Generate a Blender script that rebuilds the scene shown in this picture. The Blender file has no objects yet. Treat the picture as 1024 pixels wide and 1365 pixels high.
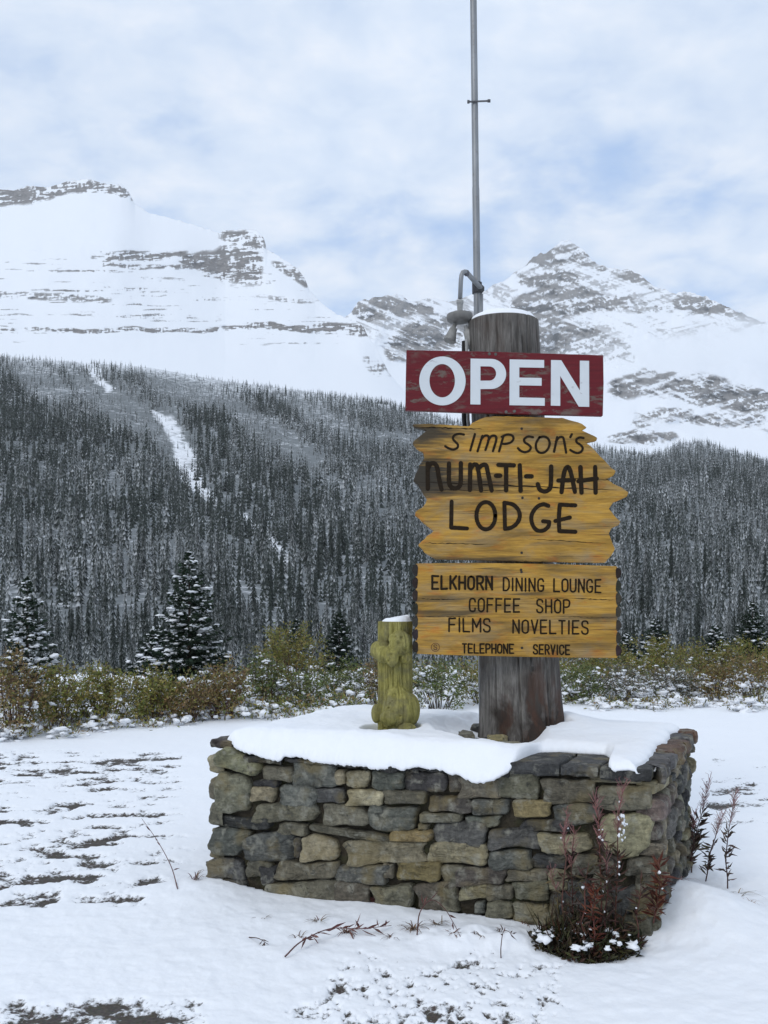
import bpy, math, random
import numpy as np
from mathutils import Vector

rnd = random.Random(7)
rng = np.random.default_rng(11)
scene = bpy.context.scene
COL = scene.collection
R = math.radians

# ------------------------------------------------------------------ camera
EYE = 1.70          # camera height
F = 1300.0          # focal length in pixels of the 1024x1365 photograph
CX, HV = 512.0, 790.0   # horizon row
cam_d = bpy.data.cameras.new("camera")
cam = bpy.data.objects.new("camera", cam_d)
COL.objects.link(cam)
cam.location = (0, 0, EYE)
cam.rotation_euler = (R(90), 0, 0)
cam_d.sensor_width = 36
cam_d.lens = 36 * F / 1365
cam_d.shift_y = (HV - 682.5) / 1365
cam_d.clip_start = 0.1
cam_d.clip_end = 30000
scene.camera = cam

# ------------------------------------------------------------------ world, sun, exposure
SUN_EL, SUN_AZ = R(38), R(215)      # azimuth clockwise from +Y: behind the camera, to the left
world = bpy.data.worlds.new("World")
scene.world = world
world.use_nodes = True


def N(nt, typ, **kw):
    n = nt.nodes.new(typ)
    for k, v in kw.items():
        if k == 'inp':
            for kk, vv in v.items():
                n.inputs[kk].default_value = vv
        else:
            setattr(n, k, v)
    return n


def math_node(nt, op, a, b=None, c=None, clamp=False):
    n = nt.nodes.new('ShaderNodeMath')
    n.operation = op
    n.use_clamp = clamp
    for i, x in enumerate((a, b, c)):
        if x is None:
            continue
        if isinstance(x, (int, float)):
            n.inputs[i].default_value = x
        else:
            nt.links.new(x, n.inputs[i])
    return n.outputs[0]


def ramp(nt, fac, stops, interp='LINEAR'):
    n = nt.nodes.new('ShaderNodeValToRGB')
    n.color_ramp.interpolation = interp
    el = n.color_ramp.elements
    while len(el) < len(stops):
        el.new(0.5)
    for e, (p, c) in zip(el, stops):
        e.position = p
        e.color = (c, c, c, 1) if isinstance(c, (int, float)) else (*c, 1)
    nt.links.new(fac, n.inputs[0])
    return n.outputs[0]


def mixc(nt, fac, a, b, blend='MIX'):
    n = nt.nodes.new('ShaderNodeMix')
    n.data_type = 'RGBA'
    n.blend_type = blend
    n.clamp_result = False
    for sock, x in ((n.inputs['Factor'], fac), (n.inputs[6], a), (n.inputs[7], b)):
        if isinstance(x, (int, float)):
            sock.default_value = x
        elif isinstance(x, tuple):
            sock.default_value = (*x, 1) if len(x) == 3 else x
        else:
            nt.links.new(x, sock)
    return n.outputs[2]


def noise(nt, vec, scale=5, detail=4, rough=0.5, dist=0.0, stretch=None):
    if stretch is not None:
        mp = nt.nodes.new('ShaderNodeMapping')
        mp.inputs['Scale'].default_value = stretch
        nt.links.new(vec, mp.inputs['Vector'])
        vec = mp.outputs[0]
    n = nt.nodes.new('ShaderNodeTexNoise')
    n.inputs['Scale'].default_value = scale
    n.inputs['Detail'].default_value = detail
    n.inputs['Roughness'].default_value = rough
    n.inputs['Distortion'].default_value = dist
    nt.links.new(vec, n.inputs['Vector'])
    return n.outputs[0]


wt = world.node_tree
wt.nodes.clear()
wo = N(wt, 'ShaderNodeOutputWorld')
bg = N(wt, 'ShaderNodeBackground', inp={'Strength': 0.1})
sky = N(wt, 'ShaderNodeTexSky', sky_type='NISHITA', sun_disc=False, sun_elevation=SUN_EL, sun_rotation=SUN_AZ,
        air_density=1.0, dust_density=0.6, ozone_density=1.0)
tc = N(wt, 'ShaderNodeTexCoord')
sep = N(wt, 'ShaderNodeSeparateXYZ')
wt.links.new(tc.outputs['Generated'], sep.inputs[0])
zc = math_node(wt, 'MAXIMUM', sep.outputs[2], 0.0)
den = math_node(wt, 'ADD', zc, 0.22)
cx = math_node(wt, 'DIVIDE', sep.outputs[0], den)
cy = math_node(wt, 'DIVIDE', sep.outputs[1], den)
cmb = N(wt, 'ShaderNodeCombineXYZ')
wt.links.new(cx, cmb.inputs[0]); wt.links.new(cy, cmb.inputs[1])
cl_big = noise(wt, cmb.outputs[0], 2.6, 6, 0.56, 0.15)
cl_gap = noise(wt, cmb.outputs[0], 1.25, 2, 0.5, 0.0)
cl_fine = noise(wt, cmb.outputs[0], 7.5, 5, 0.55, 0.2)
cov = math_node(wt, 'ADD', math_node(wt, 'MULTIPLY', cl_big, 0.6), math_node(wt, 'MULTIPLY', cl_fine, 0.28))
cov = math_node(wt, 'ADD', cov, math_node(wt, 'MULTIPLY', cl_gap, 0.5))
# the sheet is closed overhead and thinner lower down, where blue gaps show
gapband = ramp(wt, sep.outputs[2], [(0.0, 0.14), (0.20, 0.045), (0.28, 0.005), (0.38, 0.02), (0.50, 0.11), (0.62, 0.2), (1.0, 0.24)])
cov = math_node(wt, 'ADD', cov, gapband)
cfac = ramp(wt, cov, [(0.56, 0.0), (0.63, 0.5), (0.71, 1.0)], 'B_SPLINE')
ccol = ramp(wt, cl_fine, [(0.30, (6.2, 7.4, 9.3)), (0.5, (7.3, 8.3, 9.8)), (0.70, (8.6, 9.2, 10.2))])
big_tone = ramp(wt, cl_gap, [(0.3, 0.95), (0.7, 1.03)])
ccol = mixc(wt, 1.0, ccol, big_tone, 'MULTIPLY')
skyc = mixc(wt, 0.72, sky.outputs[0], (4.2, 6.3, 10.1))
final = mixc(wt, cfac, skyc, ccol)
wt.links.new(final, bg.inputs['Color'])
wt.links.new(bg.outputs[0], wo.inputs[0])

sun_d = bpy.data.lights.new("sun", 'SUN')
sun_d.energy = 0.9
sun_d.angle = R(18)
sun_d.color = (1.0, 0.96, 0.90)
sun = bpy.data.objects.new("sun", sun_d)
COL.objects.link(sun)
sd = Vector((math.sin(SUN_AZ) * math.cos(SUN_EL), math.cos(SUN_AZ) * math.cos(SUN_EL), math.sin(SUN_EL)))
sun.rotation_euler = sd.to_track_quat('Z', 'Y').to_euler()
sun.location = (0, -5, 20)

vs = scene.view_settings
vs.view_transform = 'Standard'
vs.look = 'None'
vs.exposure = 0.0
vs.gamma = 1.0
scene.cycles.use_denoising = True
scene.cycles.max_bounces = 6
scene.cycles.diffuse_bounces = 3
scene.cycles.volume_bounces = 3


# ------------------------------------------------------------------ helpers
def P(u, v, d):
    """the point at depth d that the photograph shows at pixel u, v"""
    return np.array([(u - CX) / F * d, d, EYE - (v - HV) / F * d])


def lerp_tab(tab, x):
    t = np.array(tab, float)
    return np.interp(x, t[:, 0], t[:, 1])


def _h(ix, iy, seed):
    n = (ix * 374761393 + iy * 668265263 + seed * 1442695041) & 0xffffffff
    n = ((n ^ (n >> 13)) * 1274126177) & 0xffffffff
    return ((n ^ (n >> 16)) & 0xffff) / 65535.0


def vnoise(x, y, seed=0):
    x = np.asarray(x, float); y = np.asarray(y, float)
    ix = np.floor(x).astype(np.int64); iy = np.floor(y).astype(np.int64)
    fx = x - ix; fy = y - iy
    fx = fx * fx * fx * (fx * (fx * 6 - 15) + 10); fy = fy * fy * fy * (fy * (fy * 6 - 15) + 10)
    a = _h(ix, iy, seed); b = _h(ix + 1, iy, seed); c = _h(ix, iy + 1, seed); d = _h(ix + 1, iy + 1, seed)
    return (a + (b - a) * fx) * (1 - fy) + (c + (d - c) * fx) * fy


def fbm(x, y, seed=0, octv=5, gain=0.5, lac=2.03):
    x = np.asarray(x, float); y = np.asarray(y, float)
    s = 0.0; a = 1.0; t = 0.0
    for i in range(octv):
        s = s + a * vnoise(x, y, seed + i * 17); t += a
        x = x * lac + 13.7; y = y * lac + 7.3; a *= gain
    return s / t


def ridged(x, y, seed=0, octv=5, gain=0.55):
    x = np.asarray(x, float); y = np.asarray(y, float)
    s = 0.0; a = 1.0; t = 0.0
    for i in range(octv):
        s = s + a * (1 - np.abs(2 * vnoise(x, y, seed + i * 17) - 1)); t += a
        x = x * 2.07 + 3.1; y = y * 2.07 + 9.2; a *= gain
    return s / t


def sstep(a, b, x):
    t = np.clip((x - a) / (b - a), 0, 1)
    return t * t * (3 - 2 * t)


def jit(c, q, a=0.25):
    k = 1 + q.uniform(-a, a)
    return np.array([max(0.003, x * k * (1 + q.uniform(-a, a) * 0.35)) for x in c])


def wloc(o):
    v = Vector(o.location)
    while o.parent is not None:
        o = o.parent
        v += Vector(o.location)
    return v


def tag(o, label=None, cat=None, group=None, kind=None):
    if label: o['label'] = label
    if cat: o['category'] = cat
    if group: o['group'] = group
    if kind: o['kind'] = kind
    return o


def thing(name, loc, label, cat, group=None):
    o = bpy.data.objects.new(name, None)
    o.empty_display_size = 0.1
    COL.objects.link(o)
    o.location = loc
    return tag(o, label, cat, group)


def mesh(name, verts, faces, mat, parent=None, smooth=False, attrs=None, cols=None, world_coords=True):
    """one mesh object; verts are world coordinates unless world_coords is False"""
    verts = np.asarray(verts, np.float32).reshape(-1, 3)
    me = bpy.data.meshes.new(name)
    if parent is not None and world_coords:
        verts = verts - np.array(wloc(parent), np.float32)
    if isinstance(faces, np.ndarray):
        k = faces.shape[1]; nf = len(faces)
        me.vertices.add(len(verts)); me.loops.add(nf * k); me.polygons.add(nf)
        me.vertices.foreach_set('co', verts.ravel())
        me.loops.foreach_set('vertex_index', faces.astype(np.int32).ravel())
        me.polygons.foreach_set('loop_start', np.arange(0, nf * k, k, dtype=np.int32))
        me.update(calc_edges=True)
    else:
        me.from_pydata(verts.tolist(), [], faces)
        me.update()
    me.validate(verbose=False)
    if smooth:
        me.polygons.foreach_set('use_smooth', np.ones(len(me.polygons), bool))
    for k, a in (attrs or {}).items():
        at = me.attributes.new(k, 'FLOAT', 'POINT')
        at.data.foreach_set('value', np.asarray(a, np.float32).ravel())
    if cols is not None:
        at = me.attributes.new('tint', 'FLOAT_COLOR', 'POINT')
        c = np.asarray(cols, np.float32).reshape(-1, 3)
        at.data.foreach_set('color', np.hstack([c, np.ones((len(c), 1), np.float32)]).ravel())
    me.materials.append(mat)
    o = bpy.data.objects.new(name, me)
    COL.objects.link(o)
    if parent is not None:
        o.parent = parent
    return o


class MB:
    """collects shapes for ONE mesh"""
    def __init__(s):
        s.v, s.f, s.c, s.n = [], [], [], 0

    def add(s, v, f, c=(1, 1, 1)):
        v = np.asarray(v, float).reshape(-1, 3)
        s.v.append(v)
        s.f += [tuple(i + s.n for i in q) for q in f]
        c = np.asarray(c, float)
        s.c.append(np.tile(c, (len(v), 1)) if c.ndim == 1 else c)
        s.n += len(v)

    def tube(s, pts, rad, n=8, c=(1, 1, 1), caps=True):
        pts = [np.asarray(p, float) for p in pts]
        rr = [rad] * len(pts) if isinstance(rad, (int, float)) else rad
        V = []
        up = None
        for i, p in enumerate(pts):
            t = pts[min(i + 1, len(pts) - 1)] - pts[max(i - 1, 0)]
            t = t / (np.linalg.norm(t) + 1e-9)
            if up is None:
                up = np.array([1, 0, 0.]) if abs(t[0]) < 0.8 else np.array([0, 1., 0])
            a = np.cross(t, up); a /= np.linalg.norm(a) + 1e-9
            b = np.cross(a, t); up = b
            for k in range(n):
                an = 2 * math.pi * k / n
                V.append(p + rr[i] * (math.cos(an) * a + math.sin(an) * b))
        Fc = []
        for i in range(len(pts) - 1):
            for k in range(n):
                k2 = (k + 1) % n
                Fc.append((i * n + k, i * n + k2, (i + 1) * n + k2, (i + 1) * n + k))
        if caps:
            Fc.append(tuple(range(n))[::-1]); Fc.append(tuple((len(pts) - 1) * n + k for k in range(n)))
        s.add(V, Fc, c)

    def lathe(s, c0, axis, prof, n=16, c=(1, 1, 1)):
        """prof: list of (t along axis, radius)"""
        axis = np.asarray(axis, float); axis /= np.linalg.norm(axis)
        s.tube([np.asarray(c0) + axis * t for t, r in prof], [max(r, 1e-4) for t, r in prof], n, c)

    def blob(s, c0, r, seed, c=(1, 1, 1), jag=0.25, n=8, m=6):
        V, Fc = [], []
        q = random.Random(seed)
        V.append((0, 0, 1.0))
        for i in range(1, m):
            ph = math.pi * i / m
            for k in range(n):
                th = 2 * math.pi * (k + 0.5 * (i % 2)) / n
                V.append((math.sin(ph) * math.cos(th), math.sin(ph) * math.sin(th), math.cos(ph)))
        V.append((0, 0, -1.0))
        for k in range(n):
            Fc.append((0, 1 + k, 1 + (k + 1) % n))
            b = 1 + (m - 2) * n
            Fc.append((len(V) - 1, b + (k + 1) % n, b + k))
        for i in range(m - 2):
            for k in range(n):
                a, b = 1 + i * n, 1 + (i + 1) * n
                Fc.append((a + k, b + k, b + (k + 1) % n, a + (k + 1) % n))
        V = np.array(V) * np.array([[1 + jag * (q.random() * 2 - 1)] for _ in V])
        s.add(V * np.asarray(r) + np.asarray(c0), Fc, c)

    def build(s, name, mat, parent=None, smooth=False):
        o = mesh(name, np.vstack(s.v), s.f, mat, parent, smooth, cols=np.vstack(s.c))
        if name == 'snow': o['kind'] = 'stuff'
        return o


def grid_faces(nr, nc, wrap=False):
    i = np.arange(nr - 1)[:, None]; j = np.arange(nc if wrap else nc - 1)[None, :]
    j2 = (j + 1) % nc
    a = i * nc + j; b = i * nc + j2; c = (i + 1) * nc + j2; d = (i + 1) * nc + j
    return np.stack([a, b, c, d], -1).reshape(-1, 4)


# ------------------------------------------------------------------ materials
def new_mat(name):
    m = bpy.data.materials.new(name)
    m.use_nodes = True
    nt = m.node_tree
    b = nt.nodes['Principled BSDF']
    b.inputs['Roughness'].default_value = 0.85
    b.inputs['Specular IOR Level'].default_value = 0.25
    co = nt.nodes.new('ShaderNodeTexCoord')
    return m, nt, b, co.outputs['Object']


def attr(nt, name, color=False):
    a = nt.nodes.new('ShaderNodeAttribute')
    a.attribute_name = name
    return a.outputs['Color'] if color else a.outputs['Fac']


def bump(nt, b, h, strength=0.4, dist=0.01):
    n = nt.nodes.new('ShaderNodeBump')
    n.inputs['Strength'].default_value = strength
    n.inputs['Distance'].default_value = dist
    nt.links.new(h, n.inputs['Height'])
    nt.links.new(n.outputs[0], b.inputs['Normal'])


def setc(nt, b, col):
    nt.links.new(col, b.inputs['Base Color'])


SNOW = (0.86, 0.875, 0.90)


def m_snow():
    m, nt, b, co = new_mat('snow')
    n1 = noise(nt, co, 60, 5, 0.65)
    n2 = noise(nt, co, 9, 3, 0.5)
    setc(nt, b, mixc(nt, n2, (0.84, 0.86, 0.895), (0.885, 0.895, 0.91)))
    b.inputs['Roughness'].default_value = 0.7
    bump(nt, b, math_node(nt, 'ADD', math_node(nt, 'MULTIPLY', n1, 0.3), n2), 0.5, 0.012)
    return m


def m_tint(name, rough=0.8, spec=0.2, var=0.35, scale=40, bmp=0.0, bdist=0.004, trans=0.0):
    """a material whose colour comes from the mesh's own per-vertex colour, broken up by noise"""
    m, nt, b, co = new_mat(name)
    t = attr(nt, 'tint', True)
    n1 = noise(nt, co, scale, 4, 0.6)
    f = ramp(nt, n1, [(0.25, 1 - var), (0.75, 1 + var)])
    setc(nt, b, mixc(nt, 1.0, t, f, 'MULTIPLY'))
    b.inputs['Roughness'].default_value = rough
    b.inputs['Specular IOR Level'].default_value = spec
    if bmp:
        bump(nt, b, n1, bmp, bdist)
    return m


def m_ground():
    m, nt, b, co = new_mat('ground_snow')
    bare = attr(nt, 'bare')
    nf = noise(nt, co, 38, 5, 0.65)
    nb = noise(nt, co, 10, 3, 0.55)
    f = math_node(nt, 'ADD', bare, math_node(nt, 'MULTIPLY', math_node(nt, 'SUBTRACT', nf, 0.5), 0.55))
    fac = ramp(nt, f, [(0.47, 0.0), (0.56, 1.0)])
    snow = mixc(nt, nb, (0.84, 0.86, 0.895), (0.885, 0.895, 0.91))
    vor = nt.nodes.new('ShaderNodeTexVoronoi')
    vor.inputs['Scale'].default_value = 70
    nt.links.new(co, vor.inputs['Vector'])
    grav = mixc(nt, vor.outputs['Distance'], (0.022, 0.018, 0.014), (0.13, 0.11, 0.092))
    grav = mixc(nt, 0.5, grav, mixc(nt, 0.35, (0.075, 0.066, 0.057), vor.outputs['Color'], 'MULTIPLY'))
    setc(nt, b, mixc(nt, fac, snow, grav))
    b.inputs['Roughness'].default_value = 0.75
    bump(nt, b, math_node(nt, 'SUBTRACT', math_node(nt, 'ADD', math_node(nt, 'MULTIPLY', nf, 0.25), nb), math_node(nt, 'MULTIPLY', fac, 0.8)), 0.5, 0.012)
    return m


def m_stone():
    m, nt, b, co = new_mat('field_stone')
    t = attr(nt, 'tint', True)
    n1 = noise(nt, co, 14, 6, 0.65, 0.4)
    n2 = noise(nt, co, 55, 5, 0.7)
    n3 = noise(nt, co, 6, 3, 0.5)
    strat = noise(nt, co, 9, 5, 0.6, 0.5, (1.2, 1.2, 7))
    c = mixc(nt, 1.0, t, ramp(nt, n1, [(0.28, 0.42), (0.5, 1.0), (0.75, 1.6)]), 'MULTIPLY')
    c = mixc(nt, 1.0, c, ramp(nt, n2, [(0.25, 0.6), (0.75, 1.4)]), 'MULTIPLY')
    c = mixc(nt, 0.55, c, ramp(nt, strat, [(0.3, 0.55), (0.7, 1.35)]), 'MULTIPLY')
    # ochre iron staining and pale lichen
    c = mixc(nt, ramp(nt, n3, [(0.52, 0.0), (0.66, 0.55)]), c, (0.21, 0.165, 0.075))
    li = noise(nt, co, 15, 4, 0.6, 0.2)
    c = mixc(nt, ramp(nt, li, [(0.54, 0.0), (0.70, 0.6)]), c, (0.33, 0.32, 0.26))
    dk = noise(nt, co, 18, 4, 0.6, 0.8)
    c = mixc(nt, ramp(nt, dk, [(0.62, 0.0), (0.7, 0.7)]), c, (0.025, 0.026, 0.024))
    setc(nt, b, c)
    b.inputs['Roughness'].default_value = 0.72
    b.inputs['Specular IOR Level'].default_value = 0.35
    h = math_node(nt, 'ADD', math_node(nt, 'MULTIPLY', n1, 1.0), math_node(nt, 'MULTIPLY', n2, 0.45))
    h = math_node(nt, 'ADD', h, math_node(nt, 'MULTIPLY', strat, 0.7))
    bump(nt, b, h, 1.0, 0.018)
    return m


def m_mortar():
    m, nt, b, co = new_mat('earthy_mortar')
    n1 = noise(nt, co, 40, 5, 0.65)
    n2 = noise(nt, co, 7, 4, 0.6)
    c = mixc(nt, n1, (0.014, 0.012, 0.009), (0.085, 0.07, 0.047))
    c = mixc(nt, ramp(nt, n2, [(0.5, 0.0), (0.65, 0.6)]), c, (0.06, 0.065, 0.025))
    setc(nt, b, c)
    bump(nt, b, n1, 1.0, 0.02)
    return m


def m_ochre(stains, name, stripes=()):
    """yellow stained planks: grain along x, grey weathering, orange knots, and the dark burnt stains at the places given"""
    m, nt, b, co = new_mat(name)
    g1 = noise(nt, co, 6, 6, 0.62, 0.7, (0.55, 1, 7))
    g2 = noise(nt, co, 22, 5, 0.7, 0.3, (0.25, 1, 6))
    w = noise(nt, co, 5.5, 5, 0.6, 0.5, (0.7, 1, 2.2))
    o = noise(nt, co, 9, 4, 0.6, 0.4, (0.8, 1, 1.8))
    c = ramp(nt, g1, [(0.20, (0.21, 0.115, 0.02)), (0.42, (0.37, 0.20, 0.030)), (0.58, (0.46, 0.255, 0.040)), (0.82, (0.48, 0.30, 0.075))])
    c = mixc(nt, ramp(nt, w, [(0.47, 0.0), (0.70, 0.8)]), c, (0.29, 0.215, 0.115))
    c = mixc(nt, ramp(nt, o, [(0.56, 0.0), (0.70, 0.75)]), c, (0.44, 0.155, 0.02))
    c = mixc(nt, 1.0, c, ramp(nt, g2, [(0.25, 0.62), (0.6, 1.08)]), 'MULTIPLY')
    wd = noise(nt, co, 3.6, 5, 0.62, 0.6, (0.6, 1, 2.4))
    c = mixc(nt, 1.0, c, ramp(nt, wd, [(0.34, 0.55), (0.52, 1.0), (0.7, 1.12)]), 'MULTIPLY')
    # dark grain checks
    k = noise(nt, co, 7, 5, 0.7, 0.2, (0.33, 1, 11))
    patch = noise(nt, co, 4, 2, 0.5)
    kf = math_node(nt, 'MULTIPLY', ramp(nt, k, [(0.575, 0.0), (0.66, 0.9)]), ramp(nt, patch, [(0.44, 0.0), (0.62, 0.85)]))
    c = mixc(nt, kf, c, (0.05, 0.036, 0.02))
    sp = nt.nodes.new('ShaderNodeSeparateXYZ')
    nt.links.new(co, sp.inputs[0])
    for (sx, sz, rx, rz, amt) in stains:
        dx = math_node(nt, 'DIVIDE', math_node(nt, 'SUBTRACT', sp.outputs[0], sx), rx)
        dz = math_node(nt, 'DIVIDE', math_node(nt, 'SUBTRACT', sp.outputs[2], sz), rz)
        rr = math_node(nt, 'SQRT', math_node(nt, 'ADD', math_node(nt, 'MULTIPLY', dx, dx), math_node(nt, 'MULTIPLY', dz, dz)))
        rr = math_node(nt, 'ADD', rr, math_node(nt, 'MULTIPLY', math_node(nt, 'SUBTRACT', g1, 0.5), 1.3))
        c = mixc(nt, ramp(nt, rr, [(0.45, amt), (1.0, 0.0)]), c, (0.035, 0.028, 0.018))
    setc(nt, b, c)
    b.inputs['Roughness'].default_value = 0.6
    b.inputs['Specular IOR Level'].default_value = 0.3
    h = math_node(nt, 'SUBTRACT', math_node(nt, 'ADD', g1, math_node(nt, 'MULTIPLY', g2, 0.6)), kf)
    bump(nt, b, h, 0.6, 0.006)
    return m


def m_redpaint():
    m, nt, b, co = new_mat('worn_red_paint')
    g = noise(nt, co, 9, 6, 0.65, 0.3, (0.45, 1, 6))
    ch = noise(nt, co, 16, 6, 0.7, 0.4, (0.5, 1, 1.6))
    bl = noise(nt, co, 5, 3, 0.5)
    c = mixc(nt, g, (0.065, 0.005, 0.009), (0.16, 0.011, 0.016))
    f = math_node(nt, 'MULTIPLY', ramp(nt, ch, [(0.52, 0.0), (0.60, 1.0)]), ramp(nt, bl, [(0.40, 0.0), (0.55, 0.95)]))
    c = mixc(nt, f, c, (0.13, 0.095, 0.078))
    ln = noise(nt, co, 14, 5, 0.7, 0.1, (0.2, 1, 9))
    c = mixc(nt, ramp(nt, ln, [(0.63, 0.0), (0.69, 0.8)]), c, (0.03, 0.008, 0.01))
    setc(nt, b, c)
    b.inputs['Roughness'].default_value = 0.55
    bump(nt, b, math_node(nt, 'SUBTRACT', g, f), 0.5, 0.004)
    return m


def m_letter_white():
    m, nt, b, co = new_mat('white_lettering')
    ch = noise(nt, co, 22, 6, 0.7, 0.4, (0.6, 1, 1.4))
    bl = noise(nt, co, 4, 3, 0.5)
    f = math_node(nt, 'MULTIPLY', ramp(nt, ch, [(0.62, 0.0), (0.68, 1.0)]), ramp(nt, bl, [(0.5, 0.0), (0.62, 0.8)]))
    c = mixc(nt, noise(nt, co, 10, 3), (0.54, 0.57, 0.585), (0.64, 0.665, 0.68))
    setc(nt, b, mixc(nt, f, c, (0.16, 0.10, 0.09)))
    b.inputs['Roughness'].default_value = 0.5
    return m


def m_letter_dark():
    m, nt, b, co = new_mat('dark_carved_lettering')
    n = noise(nt, co, 60, 4, 0.6, 0, (0.5, 1, 2))
    setc(nt, b, mixc(nt, n, (0.010, 0.007, 0.005), (0.032, 0.022, 0.013)))
    b.inputs['Specular IOR Level'].default_value = 0.08
    bump(nt, b, n, 0.5, 0.003)
    return m


def m_log(name, c1, c2, dark, red):
    m, nt, b, co = new_mat(name)
    g = noise(nt, co, 9, 7, 0.66, 0.5, (2.6, 2.6, 0.35))
    f = noise(nt, co, 34, 5, 0.7, 0.2, (2, 2, 0.16))
    bl = noise(nt, co, 3.2, 5, 0.6, 0.4, (1, 1, 0.7))
    c = ramp(nt, g, [(0.25, c1), (0.7, c2)])
    c = mixc(nt, 1.0, c, ramp(nt, f, [(0.28, 0.35), (0.65, 1.25)]), 'MULTIPLY')
    sp = nt.nodes.new('ShaderNodeSeparateXYZ')
    nt.links.new(co, sp.inputs[0])
    low = ramp(nt, math_node(nt, 'MULTIPLY', sp.outputs[2], 0.5), [(0.08, 1.0), (0.35, 0.30)])   # the foot is rotten and stained
    c = mixc(nt, math_node(nt, 'MULTIPLY', ramp(nt, bl, [(0.42, 0.0), (0.54, 1.0)]), low), c, dark)
    bl2 = noise(nt, co, 4.5, 5, 0.65, 0.5, (1, 1, 0.5))
    c = mixc(nt, math_node(nt, 'MULTIPLY', ramp(nt, bl2, [(0.53, 0.0), (0.62, 0.8)]), low), c, red)
    setc(nt, b, c)
    h = math_node(nt, 'ADD', g, math_node(nt, 'MULTIPLY', f, 0.7))
    bump(nt, b, h, 0.9, 0.012)
    return m


def m_carved():
    m, nt, b, co = new_mat('weathered_yellow_green_paint')
    g = noise(nt, co, 14, 6, 0.68, 0.4, (2.6, 2.6, 0.35))
    f = noise(nt, co, 60, 4, 0.65)
    k = noise(nt, co, 8, 4, 0.6, 0.6)
    c = ramp(nt, g, [(0.25, (0.12, 0.11, 0.028)), (0.5, (0.29, 0.26, 0.075)), (0.75, (0.40, 0.365, 0.13))])
    c = mixc(nt, ramp(nt, k, [(0.46, 0.0), (0.64, 0.75)]), c, (0.155, 0.14, 0.07))
    c = mixc(nt, 0.5, c, ramp(nt, f, [(0.3, 0.6), (0.7, 1.2)]), 'MULTIPLY')
    setc(nt, b, c)
    b.inputs['Roughness'].default_value = 0.75
    bump(nt, b, math_node(nt, 'ADD', g, math_node(nt, 'MULTIPLY', f, 0.5)), 0.9, 0.012)
    return m


def m_metal():
    m, nt, b, co = new_mat('galvanised_pipe')
    n1 = noise(nt, co, 7, 5, 0.6, 0.3, (2, 2, 0.6))
    n2 = noise(nt, co, 40, 3, 0.6)
    c = mixc(nt, n1, (0.14, 0.145, 0.15), (0.36, 0.37, 0.38))
    c = mixc(nt, ramp(nt, n2, [(0.6, 0.0), (0.75, 0.5)]), c, (0.14, 0.10, 0.075))
    setc(nt, b, c)
    b.inputs['Metallic'].default_value = 0.55
    b.inputs['Roughness'].default_value = 0.5
    return m


def m_mountain(name, rockA, rockB):
    m, nt, b, co = new_mat(name)
    rk = attr(nt, 'rock')
    n1 = noise(nt, co, 0.05, 5, 0.7, 0.0, (1, 1, 2.2))
    n2 = noise(nt, co, 0.012, 5, 0.65, 0.4, (1, 1, 3))
    f = math_node(nt, 'ADD', rk, math_node(nt, 'MULTIPLY', math_node(nt, 'SUBTRACT', n1, 0.5), 0.5))
    fac = ramp(nt, f, [(0.29, 0.0), (0.46, 0.45), (0.70, 0.95)])
    rock = mixc(nt, n2, rockA, rockB)
    n3 = noise(nt, co, 0.13, 3, 0.7, 0.0, (1, 1, 2.5))
    rock = mixc(nt, 1.0, rock, ramp(nt, n1, [(0.3, 0.55), (0.7, 1.35)]), 'MULTIPLY')
    rock = mixc(nt, 1.0, rock, ramp(nt, n3, [(0.3, 0.65), (0.7, 1.3)]), 'MULTIPLY')
    setc(nt, b, mixc(nt, fac, (0.83, 0.85, 0.88), rock))
    bump(nt, b, math_node(nt, 'MULTIPLY', n1, fac), 0.6, 5.0)
    return m


def m_slope():
    """snow and half buried scrub under the forest; 'scrub' says how much"""
    m, nt, b, co = new_mat('snowy_scrub_slope')
    s = attr(nt, 'scrub')
    n1 = noise(nt, co, 0.16, 5, 0.75, 0, (1, 1, 0.6))
    n2 = noise(nt, co, 0.02, 4, 0.6)
    f = math_node(nt, 'ADD', s, math_node(nt, 'MULTIPLY', math_node(nt, 'SUBTRACT', n1, 0.5), 1.9))
    c = mixc(nt, ramp(nt, f, [(0.3, 0.0), (0.75, 0.95)]), (0.82, 0.84, 0.87), mixc(nt, n2, (0.07, 0.08, 0.082), (0.21, 0.23, 0.235)))
    setc(nt, b, c)
    return m


def m_conifer(name, needle=(0.032, 0.041, 0.035)):
    m, nt, b, co = new_mat(name)
    s = attr(nt, 'snow')
    n1 = noise(nt, co, 1.7, 3, 0.6)
    f = math_node(nt, 'ADD', s, math_node(nt, 'MULTIPLY', math_node(nt, 'SUBTRACT', n1, 0.5), 0.35))
    setc(nt, b, mixc(nt, ramp(nt, f, [(0.28, 0.0), (0.85, 0.78)]), needle, (0.56, 0.58, 0.595)))
    return m


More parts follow.
